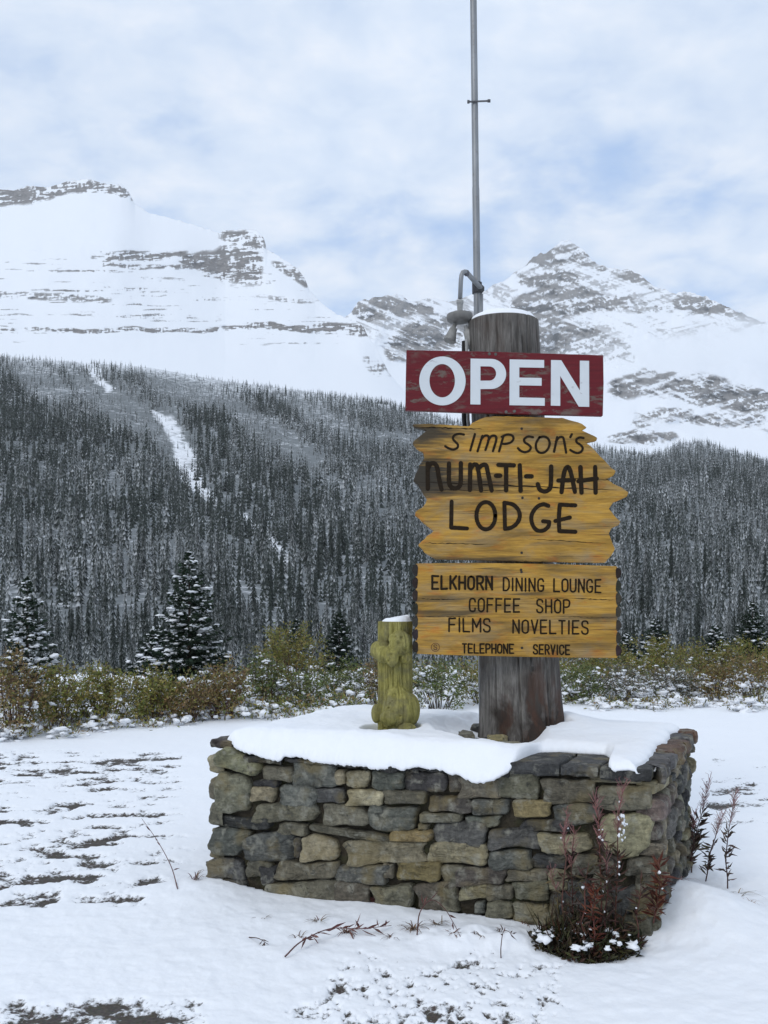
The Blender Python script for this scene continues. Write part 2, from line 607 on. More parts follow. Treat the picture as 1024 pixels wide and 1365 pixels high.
M = dict(
    snow=m_snow(), ground=m_ground(), stone=m_stone(), mortar=m_mortar(),
    red=m_redpaint(), white=m_letter_white(), dark=m_letter_dark(),
    log=m_log('weathered_log', (0.075, 0.068, 0.060), (0.25, 0.235, 0.215), (0.034, 0.026, 0.021), (0.075, 0.038, 0.025)),
    carved=m_carved(), metal=m_metal(),
    tint=m_tint('plant_tissue', 0.7, 0.2, 0.4, 30), fixture=m_tint('painted_fixture', 0.6, 0.3, 0.3, 25, 0.4),
    bark=m_tint('twig_bark', 0.85, 0.15, 0.4, 60), leaf=m_tint('leaf', 0.6, 0.25, 0.35, 25),
    needle=m_tint('needles', 0.65, 0.2, 0.4, 20),
    mtnA=m_mountain('banded_limestone_and_snow', (0.12, 0.112, 0.106), (0.23, 0.21, 0.195)),
    mtnB=m_mountain('folded_limestone_and_snow', (0.13, 0.12, 0.112), (0.25, 0.225, 0.20)),
    slope=m_slope(), conifer=m_conifer('snow_dusted_conifer'), conifer_dark=m_conifer('dark_conifer', (0.014, 0.021, 0.017)),
)

# ------------------------------------------------------------------ the planter's plan
FL = np.array([-0.985, 5.64]); FR = np.array([1.314, 4.80]); BR = np.array([1.89, 6.10])
EXV = FR - FL; W = np.linalg.norm(EXV); EX = EXV / W
EYV = BR - FR; D = np.linalg.norm(EYV); EY = EYV / D
BL = FL + EYV
ZT = 0.835            # top of the coping


def plan(x, y):
    """local planter coordinates (along the front, inwards) to world x, y"""
    return FL[0] + EX[0] * x + EY[0] * y, FL[1] + EX[1] * x + EY[1] * y


def unplan(wx, wy):
    A = np.array([[EX[0], EY[0]], [EX[1], EY[1]]])
    Ai = np.linalg.inv(A)
    dx, dy = wx - FL[0], wy - FL[1]
    return Ai[0, 0] * dx + Ai[0, 1] * dy, Ai[1, 0] * dx + Ai[1, 1] * dy


def front_at(u, v=None):
    """where the ray through column u meets the planter's front plane: (x along the front, depth d, z)"""
    k = (u - CX) / F
    # FL + s*EX = (k*d, d)
    s = (k * FL[1] - FL[0]) / (EX[0] - k * EX[1])
    d = FL[1] + s * EX[1]
    return s, d, (None if v is None else EYE - (v - HV) / F * d)


def planter_dist(wx, wy):
    x, y = unplan(wx, wy)
    ox = np.maximum(np.maximum(-x, x - W), 0); oy = np.maximum(np.maximum(-y, y - D), 0)
    return np.sqrt(ox ** 2 + oy ** 2)


# ------------------------------------------------------------------ ground
def ground_z(x, y):
    """height of the snow near the camera"""
    d = planter_dist(x, y)
    z = 0.035 * (fbm(x * 0.8, y * 0.8, 3, 4) - 0.5) + 0.02 * (fbm(x * 3.1, y * 3.1, 5, 4) - 0.5)
    z = z + 0.05 * np.exp(-d / 0.25) * (fbm(x * 2.6, y * 2.6, 9, 3) - 0.45)
    z = z + 0.012 * np.exp(-((x - 0.0) ** 2 / 0.9 + (y - 5.0) ** 2 / 0.05))
    px, py, _ = P(925, 1195, 5.1)
    z = z + 0.16 * np.exp(-(((x - px) / 0.33) ** 2 + ((y - py) / 0.42) ** 2))
    px, py, _ = P(640, 1235, 4.75)
    z = z + 0.06 * np.exp(-(((x - px) / 0.35) ** 2 + ((y - py) / 0.14) ** 2)) * (0.4 + 1.2 * fbm(x * 9, y * 9, 21, 3))
    px, py, _ = P(270, 1190, 5.55)
    z = z + 0.05 * np.exp(-(((x - px) / 0.3) ** 2 + ((y - py) / 0.3) ** 2))
    # hollow under the dead plants at the corner
    px, py, _ = P(785, 1245, 4.72)
    hol = np.exp(-((((x - px) / 0.24) ** 2 + ((y - py) / 0.17) ** 2) * (0.55 + 0.9 * fbm(x * 11, y * 11, 23, 3))) ** 2)
    z = z * (1 - hol) - 0.05 * hol
    return z


def ground_bare(x, y):
    xs_ = x * 0.97 + y * 0.22; ys_ = y - 0.10 * x
    n = 0.66 * fbm(xs_ * 1.9 + 3, ys_ * 6.0, 31, 4, 0.55) + 0.34 * fbm(x * 0.8, y * 0.8, 33, 3)
    fine = fbm(x * 8, y * 8, 37, 4, 0.6)
    v = HV + F * EYE / y
    u = CX + F * x / y
    left = sstep(330, 200, u) * sstep(985, 1010, v) * sstep(1235, 1190, v)
    lot = sstep(40, 100, u - 860) * sstep(985, 1000, v) * sstep(1140, 1080, v)
    b = np.zeros_like(x)
    b = np.maximum(b, left * (-0.06 + 0.95 * n + 0.66 * (fine - 0.5)))
    b = np.maximum(b, lot * (-0.08 + 0.90 * n + 0.44 * (fine - 0.5)))
    bl = sstep(1308, 1342, v + 18 * (fbm(x * 4, y * 4, 5) - 0.5)) * sstep(360, 230, u) * sstep(1420, 1370, v)
    b = np.maximum(b, bl * (0.25 + 0.42 * n + 0.5 * (fine - 0.35)))
    wv = 46 * (fbm(x * 3.3, y * 3.3, 59, 3) - 0.5); wu = 160 * (fbm(x * 2.3 + 5, y * 2.3, 60, 3) - 0.5)
    sp = sstep(1250, 1300, v + wv) * sstep(300, 470, u + wu) * sstep(900, 700, u + wu)
    fine2 = fbm(x * 26, y * 20, 57, 3, 0.6)
    b = np.maximum(b, sp * (0.0 + 0.50 * fine2 + 0.32 * fbm(x * 9, y * 9, 58, 3)))
    far = sstep(1400, 1460, v) * 0.8 * n
    return np.maximum(b, far)


def build_ground():
    vv = np.concatenate([np.linspace(3000, 1420, 60), np.linspace(1416, 1000, 330), np.linspace(998.6, 900, 72)])
    dd = F * EYE / (vv - HV)
    uu = np.concatenate([np.linspace(-1900, -120, 90), np.linspace(-112, 1136, 700), np.linspace(1144, 2900, 90)])
    Dg, Ug = np.meshgrid(dd, uu, indexing='ij')
    X = (Ug - CX) / F * Dg; Y = Dg
    Z = ground_z(X, Y)
    bare = ground_bare(X, Y)
    inside = planter_dist(X, Y) <= 0
    Z = np.where(inside, -0.05, Z)
    mid = sstep(0.35, 0.6, bare)
    Z = Z - 0.022 * mid + 0.012 * (fbm(X * 14, Y * 14, 71, 3) - 0.5) * sstep(9, 5, Y)
    V = np.stack([X, Y, Z], -1).reshape(-1, 3)
    o = mesh('ground', V, grid_faces(len(dd), len(uu)), M['ground'], None, True, {'bare': bare})
    tag(o, 'snow covered gravel lot with dark bare patches', kind='structure')


build_ground()

# ------------------------------------------------------------------ the slope with the forest, and the mountains
TREELINE = [(-700, 440), (-300, 462), (0, 476), (100, 482), (200, 490), (300, 508), (400, 520), (520, 537), (600, 560), (700, 578), (820, 600),
            (870, 607), (905, 590), (940, 588), (975, 600), (1024, 614), (1300, 640), (1800, 690)]
DT = 1200.0


def slope_d_to_e(t, etop):
    return -0.055 + (etop + 0.055) * (1 - (1 - t) ** 1.7)


def slope_pos(u, t):
    """u column, t 0..1 from the valley floor to the treeline -> world xyz"""
    u = np.asarray(u, float)
    etop = (HV - lerp_tab(TREELINE, u)) / F
    d = 150 + (DT - 150) * t
    x = (u - CX) / F * d
    rel = (fbm(x / 130 + 5, d / 170, 101, 4) - 0.5) * 26 * np.sin(np.pi * np.clip(t, 0, 1)) + (fbm(x / 35, d / 60, 107, 3) - 0.5) * 6 * np.sin(np.pi * np.clip(t, 0, 1))
    z = EYE + slope_d_to_e(t, etop) * d + rel
    return x, d, z


def proj(x, y, z):
    return CX + F * x / y, HV - F * (z - EYE) / y


CHUTES = [([(112, 482), (130, 500), (146, 520)], [6, 9, 4]), ([(205, 550), (228, 568), (245, 610), (262, 645), (285, 672)], [4, 9, 14, 12, 5]),
          ([(320, 685), (350, 710), (378, 740), (385, 752)], [5, 5, 7, 4])]


def chute(u, v):
    """1 inside the open avalanche tracks"""
    m = np.zeros_like(u)
    for pts, wd in CHUTES:
        for (a, b, w0, w1) in zip(pts[:-1], pts[1:], wd[:-1], wd[1:]):
            ax, ay = a; bx, by = b
            L = (bx - ax) ** 2 + (by - ay) ** 2
            t = np.clip(((u - ax) * (bx - ax) + (v - ay) * (by - ay)) / L, 0, 1)
            dist = np.hypot(u - ax - t * (bx - ax), v - ay - t * (by - ay))
            w = w0 + (w1 - w0) * t
            m = np.maximum(m, sstep(1.25, 0.6, dist / w))
    return m


def open_scrub(u, v):
    """1 where pale low scrub stands instead of tall trees: strips beside the tracks and below the treeline"""
    m = np.zeros_like(u)
    for (ux, vx, rx, ry, ang) in [(165, 548, 95, 26, 0.55), (60, 515, 48, 24, 0.5), (250, 525, 60, 20, 0.25), (230, 590, 26, 55, -0.4), (330, 560, 60, 18, 0.6),
                                  (390, 600, 60, 20, 0.7), (430, 560, 60, 14, 0.4), (650, 600, 200, 12, 0.1)]:
        ca, sa = math.cos(ang), math.sin(ang)
        a = ((u - ux) * ca + (v - vx) * sa) / rx; b = (-(u - ux) * sa + (v - vx) * ca) / ry
        m = np.maximum(m, sstep(1.25, 0.6, np.hypot(a, b)))
    return m


VALLEY_D = np.array([20.05, 24, 30, 42, 60, 85, 115, 150])
VALLEY_Z = np.array([-0.012, -0.35, -1.0, -2.1, -3.6, -5.3, -6.3, -6.6])


def build_slope():
    uu = np.linspace(-700, 1800, 520)
    # valley floor from the end of the lot, then the slope
    tt = np.linspace(0, 1, 330)
    T, U = np.meshgrid(tt, uu, indexing='ij')
    X, Y, Z = slope_pos(U, T)
    d0, z0 = VALLEY_D[:-1], VALLEY_Z[:-1]
    Dv, Uv = np.meshgrid(d0, uu, indexing='ij')
    Xv = (Uv - CX) / F * Dv
    Zv = np.repeat(z0[:, None], len(uu), 1) + 0.2 * (fbm(Xv / 6, Dv / 6, 41) - 0.5) * (Dv > 22)
    X = np.vstack([Xv, X]); Y = np.vstack([Dv, Y]); Z = np.vstack([Zv, Z])
    pu, pv = proj(X, Y, Z)
    scrub = 0.80 + 0.3 * (fbm(X / 60, Y / 60, 43) - 0.5)
    c = chute(pu + 14 * (fbm(X / 18, Y / 30, 47) - 0.5), pv)
    scrub = scrub * (1 - c) + (0.10 + 0.45 * fbm(X / 9, Y / 14, 49, 3)) * c
    edge = sstep(0.78, 1.0, np.vstack([np.zeros_like(Xv), T]))
    scrub = scrub * (1 - 0.45 * edge)
    V = np.stack([X, Y, Z], -1).reshape(-1, 3)
    o = mesh('hillside', V, grid_faces(len(tt) + len(d0), len(uu)), M['slope'], None, True, {'scrub': scrub})
    tag(o, 'snowy hillside under the forest with an open avalanche track', kind='structure')


build_slope()


def band(u, v, pts, half, soft=1.0):
    """soft mask along a polyline (u, v) with a half height in rows"""
    t = np.array(pts, float)
    c = np.interp(u, t[:, 0], t[:, 1])
    h = half if np.isscalar(half) else np.interp(u, t[:, 0], np.array(half, float))
    ends = sstep(t[0, 0] - 10, t[0, 0] + 10, u) * sstep(t[-1, 0] + 8, t[-1, 0] - 8, u)
    return sstep(1.0 + soft * 0.5, 1.0 - soft * 0.5, np.abs(v - c) / np.maximum(h, 0.5)) * ends


def blur2(a, rv, ru):
    for ax, r in ((0, rv), (1, ru), (1, ru)):
        k = np.exp(-np.linspace(-2, 2, 2 * r + 1) ** 2); k /= k.sum()
        a = np.apply_along_axis(lambda t: np.convolve(np.pad(t, r, 'edge'), k, 'valid'), ax, a)
    return a


def build_mountain(name, label, uu, vbase, vsky, dbase, dcrest, rockmask, mat, relief, seed, nr=230, jit_v=None):
    """rows run from the foot to the skyline; where the rock mask is strong the ground rises steeply, elsewhere it lies back"""
    k = np.linspace(0, 1, nr)
    K, U = np.meshgrid(k, uu, indexing='ij')
    vb = vbase(uu); vs_ = vsky(uu)
    kk = np.exp(-np.linspace(-2, 2, 81) ** 2); kk /= kk.sum()
    vsm = np.convolve(np.pad(vs_, 40, 'edge'), kk, 'valid')
    Vp = vb + (vsm - vb) * K + (vs_ - vsm) * K ** 16 + (jit_v(uu) if jit_v else 0) * K ** 70
    rock = np.clip(rockmask(U, Vp), 0, 1)
    step = 1.0 / (0.5 + 1.4 * blur2(np.clip(rock, 0, 1), 3, 60))
    cum = np.cumsum(step, 0); cum = (cum - cum[0]) / (cum[-1] - cum[0])
    db = dbase(uu); dc = dcrest(uu)
    Dp = db + (dc - db) * cum
    env = np.sin(np.pi * np.clip(K, 0, 1)) ** 0.5
    Dp = Dp + relief * env * (((fbm(U / 60 + seed, Vp / 60, seed, 3) - 0.5) * 0.6 + (ridged(U / 40 + seed, Vp / 40, seed, 4) - 0.55) * 0.7 * blur2(rock, 2, 3)) + 0.22 * (fbm(U / 9, Vp / 7, seed + 3, 4) - 0.5) * rock)
    X = (U - CX) / F * Dp; Y = Dp; Z = EYE - (Vp - HV) / F * Dp
    # the far side of the crest
    for j, (dy, dz) in enumerate(((60, -25), (220, -140), (600, -420))):
        X = np.vstack([X, X[nr - 1:nr] * (1 + dy / Y[nr - 1:nr])]); Y = np.vstack([Y, Y[nr - 1:nr] + dy]); Z = np.vstack([Z, Z[nr - 1:nr] + dz])
        rock = np.vstack([rock, np.full((1, len(uu)), 0.2)])
    V = np.stack([X, Y, Z], -1).reshape(-1, 3)
    o = mesh(name, V, grid_faces(len(X), len(uu)), mat, None, True, {'rock': rock})
    return tag(o, label, kind='structure')


SKY_L = [(-500, 300), (-250, 270), (-100, 262), (0, 253), (18, 254), (40, 247), (62, 250), (90, 242), (118, 238), (140, 245), (162, 246), (172, 256), (180, 272),
         (200, 284), (240, 294), (292, 310), (300, 307), (322, 305), (342, 307), (352, 318), (356, 332), (386, 350), (398, 360), (406, 370), (412, 386), (426, 402),
         (448, 418), (470, 428), (482, 432), (490, 446), (505, 470), (520, 500), (545, 528), (600, 553), (700, 573), (820, 596), (870, 603), (905, 586), (940, 584), (975, 596), (1024, 610),
         (1300, 636), (1800, 686)]


def rock_left(u, v):
    w = 14 * (fbm(u / 30, v / 30, 201, 4) - 0.5)
    vv = v + w * 0.6; u2 = u + w
    r = np.zeros_like(u)
    sky_v = lerp_tab(SKY_L, u)
    r = np.maximum(r, 0.95 * band(u2, vv, [(-300, 284), (0, 264), (60, 260), (110, 248), (150, 250), (182, 262)], [15, 14, 11, 9, 7, 11]))
    r = np.maximum(r, 0.9 * band(u, vv, [(292, 314), (325, 317), (357, 324)], [5, 12, 9]))
    r = np.maximum(r, 1.0 * band(u2, vv, [(240, 345), (275, 350), (300, 352), (330, 352), (352, 360)], [6, 14, 25, 27, 18]))
    r = np.maximum(r, 0.8 * band(u2, vv, [(135, 344), (165, 340), (200, 344), (250, 338)], [9, 7, 5, 5]))
    r = np.maximum(r, 0.66 * band(u2, vv, [(130, 353), (240, 357), (300, 358)], 3.2))
    r = np.maximum(r, 0.72 * band(u2, vv, [(365, 352), (395, 366), (415, 384)], [4, 10, 6]))
    r = np.maximum(r, 0.60 * band(u2, vv, [(-200, 395), (20, 392), (100, 398), (150, 400)], [6, 5, 6, 4]))
    r = np.maximum(r, 0.72 * band(u2, vv, [(-300, 442), (0, 440), (200, 440), (335, 436)], 3.0))
    r = np.maximum(r, 0.92 * band(u2, vv, [(325, 434), (400, 437), (440, 436), (490, 440)], [5, 5, 8, 9]))
    r = np.maximum(r, 0.58 * band(u2, vv, [(355, 398), (420, 402)], 3))
    r = np.maximum(r, 0.62 * band(u2, vv, [(485, 480), (505, 492), (530, 497)], [10, 12, 6]))
    # thin ledges all over the face
    led = fbm(u / 70, v / 3.2, 211, 4, 0.6)
    r = np.maximum(r, sstep(0.56, 0.72, led) * 0.66 * sstep(310, 345, v) * sstep(478, 450, v) * (0.4 + 0.9 * fbm(u / 45, v / 22, 217)))
    sp1 = fbm(u / 26, (v + 0.06 * u) / 3.4, 221, 4, 0.6)
    sp2 = fbm(u / 9.0, (v + 0.06 * u) / 1.7, 223, 4, 0.65)
    sp3 = fbm(u / 2.6, v / 8, 227, 3, 0.6)
    return r * np.clip(1.25 - 1.5 * sstep(0.42, 0.66, 0.42 * sp1 + 0.34 * sp2 + 0.24 * sp3), 0.05, 1.1)


build_mountain('mountain', 'broad white mountain with grey cliff bands on the left', np.concatenate([np.linspace(-500, -20, 120), np.linspace(-18, 560, 460), np.linspace(563, 1800, 180)]),
               lambda u: lerp_tab(TREELINE, u) + 1.0, lambda u: lerp_tab(SKY_L, u),
               lambda u: np.full_like(u, DT), lambda u: np.interp(u, [-500, 300, 420, 500, 560, 1800], [2900, 2700, 2300, 1900, 1500, 1280]), rock_left, M['mtnA'], 110, 3, jit_v=lambda u: 3.0 * (fbm(u / 5, u * 0, 231, 4) - 0.5) * (u > -20) * (u < 500))

SKY_R = [(300, 470), (440, 440), (468, 416), (476, 404), (490, 399), (520, 393), (535, 394), (548, 402), (575, 398), (600, 402), (640, 390), (675, 372), (700, 355), (712, 342), (730, 336),
         (748, 322), (758, 319), (768, 327), (778, 333), (790, 349), (812, 357), (842, 361), (856, 369), (872, 381), (900, 391), (915, 389), (942, 395), (962, 406), (985, 416), (1024, 432),
         (1100, 455), (1400, 500), (1900, 560)]


def rock_right(u, v):
    w = 18 * (fbm(u / 34, v / 34, 301, 4) - 0.5)
    u2, vv = u + w, v + w * 0.8
    strat = fbm((u + 0.7 * v) / 80, (v - 0.42 * u) / 5.0, 311, 5, 0.6)      # beds dip to the left
    strat2 = fbm((u - 0.3 * v) / 60, (v + 0.28 * u) / 5.5, 317, 5, 0.6)
    r = np.zeros_like(u)
    r = np.maximum(r, 0.85 * band(u2, vv, [(465, 410), (490, 412), (530, 408), (575, 412)], [10, 18, 18, 8]))
    r = np.maximum(r, 0.80 * band(u2, vv, [(512, 470), (560, 450), (620, 440), (700, 425)], [12, 22, 22, 14]))
    r = np.maximum(r, 0.80 * band(u2, vv, [(690, 348), (720, 345), (760, 338), (800, 352)], [10, 12, 14, 6]))
    r = np.maximum(r, 0.92 * band(u2, vv, [(690, 370), (740, 372), (775, 376)], [12, 16, 8]))
    r = np.maximum(r, 1.0 * band(u2, vv, [(660, 425), (700, 412), (740, 408), (780, 398), (830, 404), (880, 412)], [12, 22, 24, 14, 12, 4]))
    r = np.maximum(r, 0.95 * band(u2, vv, [(690, 450), (735, 455), (790, 460), (840, 470)], [10, 26, 24, 10]))
    r = np.maximum(r, 0.80 * band(u2, vv, [(795, 358), (850, 370), (875, 384)], [4, 10, 6]))
    r = np.maximum(r, 0.85 * band(u2, vv, [(895, 402), (930, 406), (990, 418), (1060, 440)], [8, 13, 9, 8]))
    r = np.maximum(r, 0.85 * band(u2, vv, [(805, 590), (850, 582), (905, 583)], [8, 12, 5]))
    r = np.maximum(r, 0.66 * band(u2, vv, [(810, 520), (860, 510), (930, 520), (1024, 536), (1300, 560)], [14, 18, 22, 18, 14]))
    r = np.maximum(r, 0.60 * band(u2, vv, [(840, 560), (930, 556), (1024, 566)], [10, 12, 10]))
    r = np.maximum(r, 0.36 * sstep(480, 430, v))
    s = np.where(u < 680, strat, 0.5 * strat + 0.5 * strat2)
    r = r * (0.45 + 0.8 * sstep(0.40, 0.58, s))
    pat = 0.48 * fbm((u + 0.6 * v) / 24, (v - np.where(u < 690, 0.40, -0.22) * u) / 4.5, 321, 4, 0.6) + 0.52 * fbm(u / 3.6, v / 2.6 - u / 9, 323, 4, 0.6)
    return r * np.clip(1.35 - 1.35 * sstep(0.44, 0.68, pat), 0.08, 1.15) + 0.03


build_mountain('mountain', 'jagged snowy peak with folded rock layers on the right', np.concatenate([np.linspace(300, 440, 50), np.linspace(441, 1060, 520), np.linspace(1063, 1900, 140)]),
               lambda u: np.interp(u, [300, 500, 700, 1024, 1900], [560, 560, 625, 640, 720]), lambda u: lerp_tab(SKY_R, u),
               lambda u: np.full_like(u, 2950.0), lambda u: np.interp(u, [300, 500, 760, 1024, 1900], [4300, 4300, 4900, 4500, 4300]), rock_right, M['mtnB'], 330, 7, jit_v=lambda u: 5.0 * (fbm(u / 6, u * 0, 331, 4) - 0.5))


# ------------------------------------------------------------------ forest
def conifer_template(seed, layers, seg, slim=0.09):
    """unit-height spire of ragged skirts: verts, tris, a snow value per vertex, a height fraction per vertex"""
    q = np.random.default_rng(seed)
    V, Fc, S = [], [], []
    for i in range(layers):
        f = i / (layers - 1)
        ztop = 0.13 + 0.87 * (f ** 0.92)
        zlow = ztop - (0.17 - 0.09 * f) * min(1.0, 11.0 / layers)
        rad = slim * (1.03 - f) ** 0.85 * q.uniform(0.75, 1.25) + 0.008
        b = len(V)
        cxx, cyy = q.normal(0, 0.006, 2)
        V.append((cxx, cyy, min(ztop + 0.03, 1.0))); S.append(q.uniform(0.0, 0.45))
        ph = q.uniform(0, 6.28)
        for k in range(seg):
            a = ph + 2 * math.pi * k / seg
            tip = k % 2 == 0
            r = rad * (q.uniform(0.8, 1.3) if tip else q.uniform(0.25, 0.5))
            V.append((cxx + r * math.cos(a), cyy + r * math.sin(a), zlow + (q.uniform(-0.03, 0.02) if tip else q.uniform(0.02, 0.07))))
            S.append(q.uniform(0.35, 1.0) if tip else q.uniform(0.0, 0.35))
        for k in range(seg):
            Fc.append((b, b + 1 + k, b + 1 + (k + 1) % seg))
    return np.array(V), np.array(Fc), np.array(S)


def forest_sites():
    n = 40000
    t = np.sqrt(rng.random(n) * (1.02 ** 2 - 0.0) + 0.0)
    d = np.sqrt(rng.random(n) * (DT ** 2 * 1.0 - 55 ** 2) + 55 ** 2)
    d[:1500] = rng.uniform(42, 190, 1500)
    t = (d - 150) / (DT - 150)
    u = rng.uniform(-420, 1440, n)
    x, y, z = slope_pos(u, np.clip(t, -0.01, 1.0))
    fl = d < 150
    x = np.where(fl, (u - CX) / F * d, x); y = np.where(fl, d, y); z = np.where(fl, np.interp(d, VALLEY_D, VALLEY_Z), z)
    pu, pv = proj(x, y, z)
    c = chute(pu, pv); o = open_scrub(pu, pv)
    clump = fbm(x / 55, y / 90, 61, 4, 0.6)
    up = sstep(0.72, 1.0, t)
    c = c * sstep(0.25, 0.5, fbm(pu / 7, pv / 7, 63, 3))
    keep = rng.random(n) > np.maximum(c * 0.93, np.maximum(o * 0.25, up * 0.95 * (1.35 - clump)))
    hgt = (10.5 + 4.5 * clump) * np.clip(rng.lognormal(-0.12, 0.30, n), 0.35, 1.55) * (1 - 0.55 * o) * (1 - 0.6 * up)
    near = sstep(330, 150, d)
    hgt *= (1 - 0.35 * near) * (1 - 0.5 * sstep(150, 60, d))
    hgt = np.minimum(hgt, 0.047 * d * rng.uniform(0.55, 1.1, n))
    dark = sstep(0.48, 0.62, fbm(x / 80 + 9, y / 120, 67, 3))
    # snow load: pale rimed stands and dark ones
    load = 0.86 + 0.35 * (fbm(x / 40, y / 50, 73, 3) - 0.5) - 0.34 * dark * (1 - o) + 0.22 * o + rng.normal(0, 0.21, n) - 0.10 * near
    k = keep
    return u[k], x[k], y[k], z[k], hgt[k], load[k], d[k], rng.uniform(0, 6.28, n)[k], t[k]


def build_forest():
    u, x, y, z, h, load, d, rot, t = forest_sites()
    pu, _ = proj(x, y, z)
    score = h / d * np.where((pu > -10) & (pu < 1034), 1, 0) * np.where((pu > 545) & (pu < 830), 0.5, 1)
    order = np.argsort(-score)
    near = order[:300]; rest = order[300:]
    # the nearest 300: each tree an object, sharing mesh data of a few kinds
    protos = []
    for s in range(10):
        V, Fc, S = conifer_template(900 + s, 26, 18, 0.105)
        me_load = 0.45 + 0.06 * s
        o = mesh('forest_spruce', V, Fc, M['conifer'], None, False, {'snow': S * me_load * 1.25})
        protos.append([o, me_load, False])
    for i in near:
        s = int(np.argmin([abs(p[1] - load[i]) + 0.12 * rnd.random() for p in protos]))
        p = protos[s]
        o = p[0] if not p[2] else p[0].copy()
        if p[2]:
            COL.objects.link(o)
        p[2] = True
        o.location = (x[i], y[i], z[i] - 0.2)
        o.scale = (h[i] * rnd.uniform(0.8, 1.15),) * 2 + (h[i],)
        o.rotation_euler = (0, 0, rot[i])
        tag(o, 'slim snow dusted spruce in the lowest rows of the dark forest', 'spruce', 'spruces at the foot of the forest')
    for p in protos:
        if not p[2]:
            bpy.data.objects.remove(p[0])
    # all the others as one forest
    temps = [conifer_template(500 + s, 7, 7, 0.098 if s % 3 else 0.13) for s in range(8)]
    VV, FF, SS = [], [], []
    n = 0
    grp = rng.integers(0, 8, len(rest))
    for s, (V, Fc, S) in enumerate(temps):
        idx = rest[grp == s]
        m = len(idx)
        ca, sa = np.cos(rot[idx]), np.sin(rot[idx])
        wd = h[idx] * rng.uniform(0.8, 1.2, m)
        px = x[idx][:, None] + wd[:, None] * (V[:, 0] * ca[:, None] - V[:, 1] * sa[:, None])
        py = y[idx][:, None] + wd[:, None] * (V[:, 0] * sa[:, None] + V[:, 1] * ca[:, None])
        pz = z[idx][:, None] + h[idx][:, None] * V[:, 2] - 0.3
        VV.append(np.stack([px, py, pz], -1).reshape(-1, 3))
        FF.append((Fc[None] + (np.arange(m) * len(V))[:, None, None]).reshape(-1, 3) + n)
        SS.append((S[None] * load[idx][:, None] * 1.25).ravel())
        n += m * len(V)
    o = mesh('forest', np.vstack(VV), np.vstack(FF), M['conifer'], None, False, {'snow': np.concatenate(SS)})
    tag(o, 'dense dark conifer forest dusted with snow covering the mountainside', 'forest', kind='stuff')


build_forest()


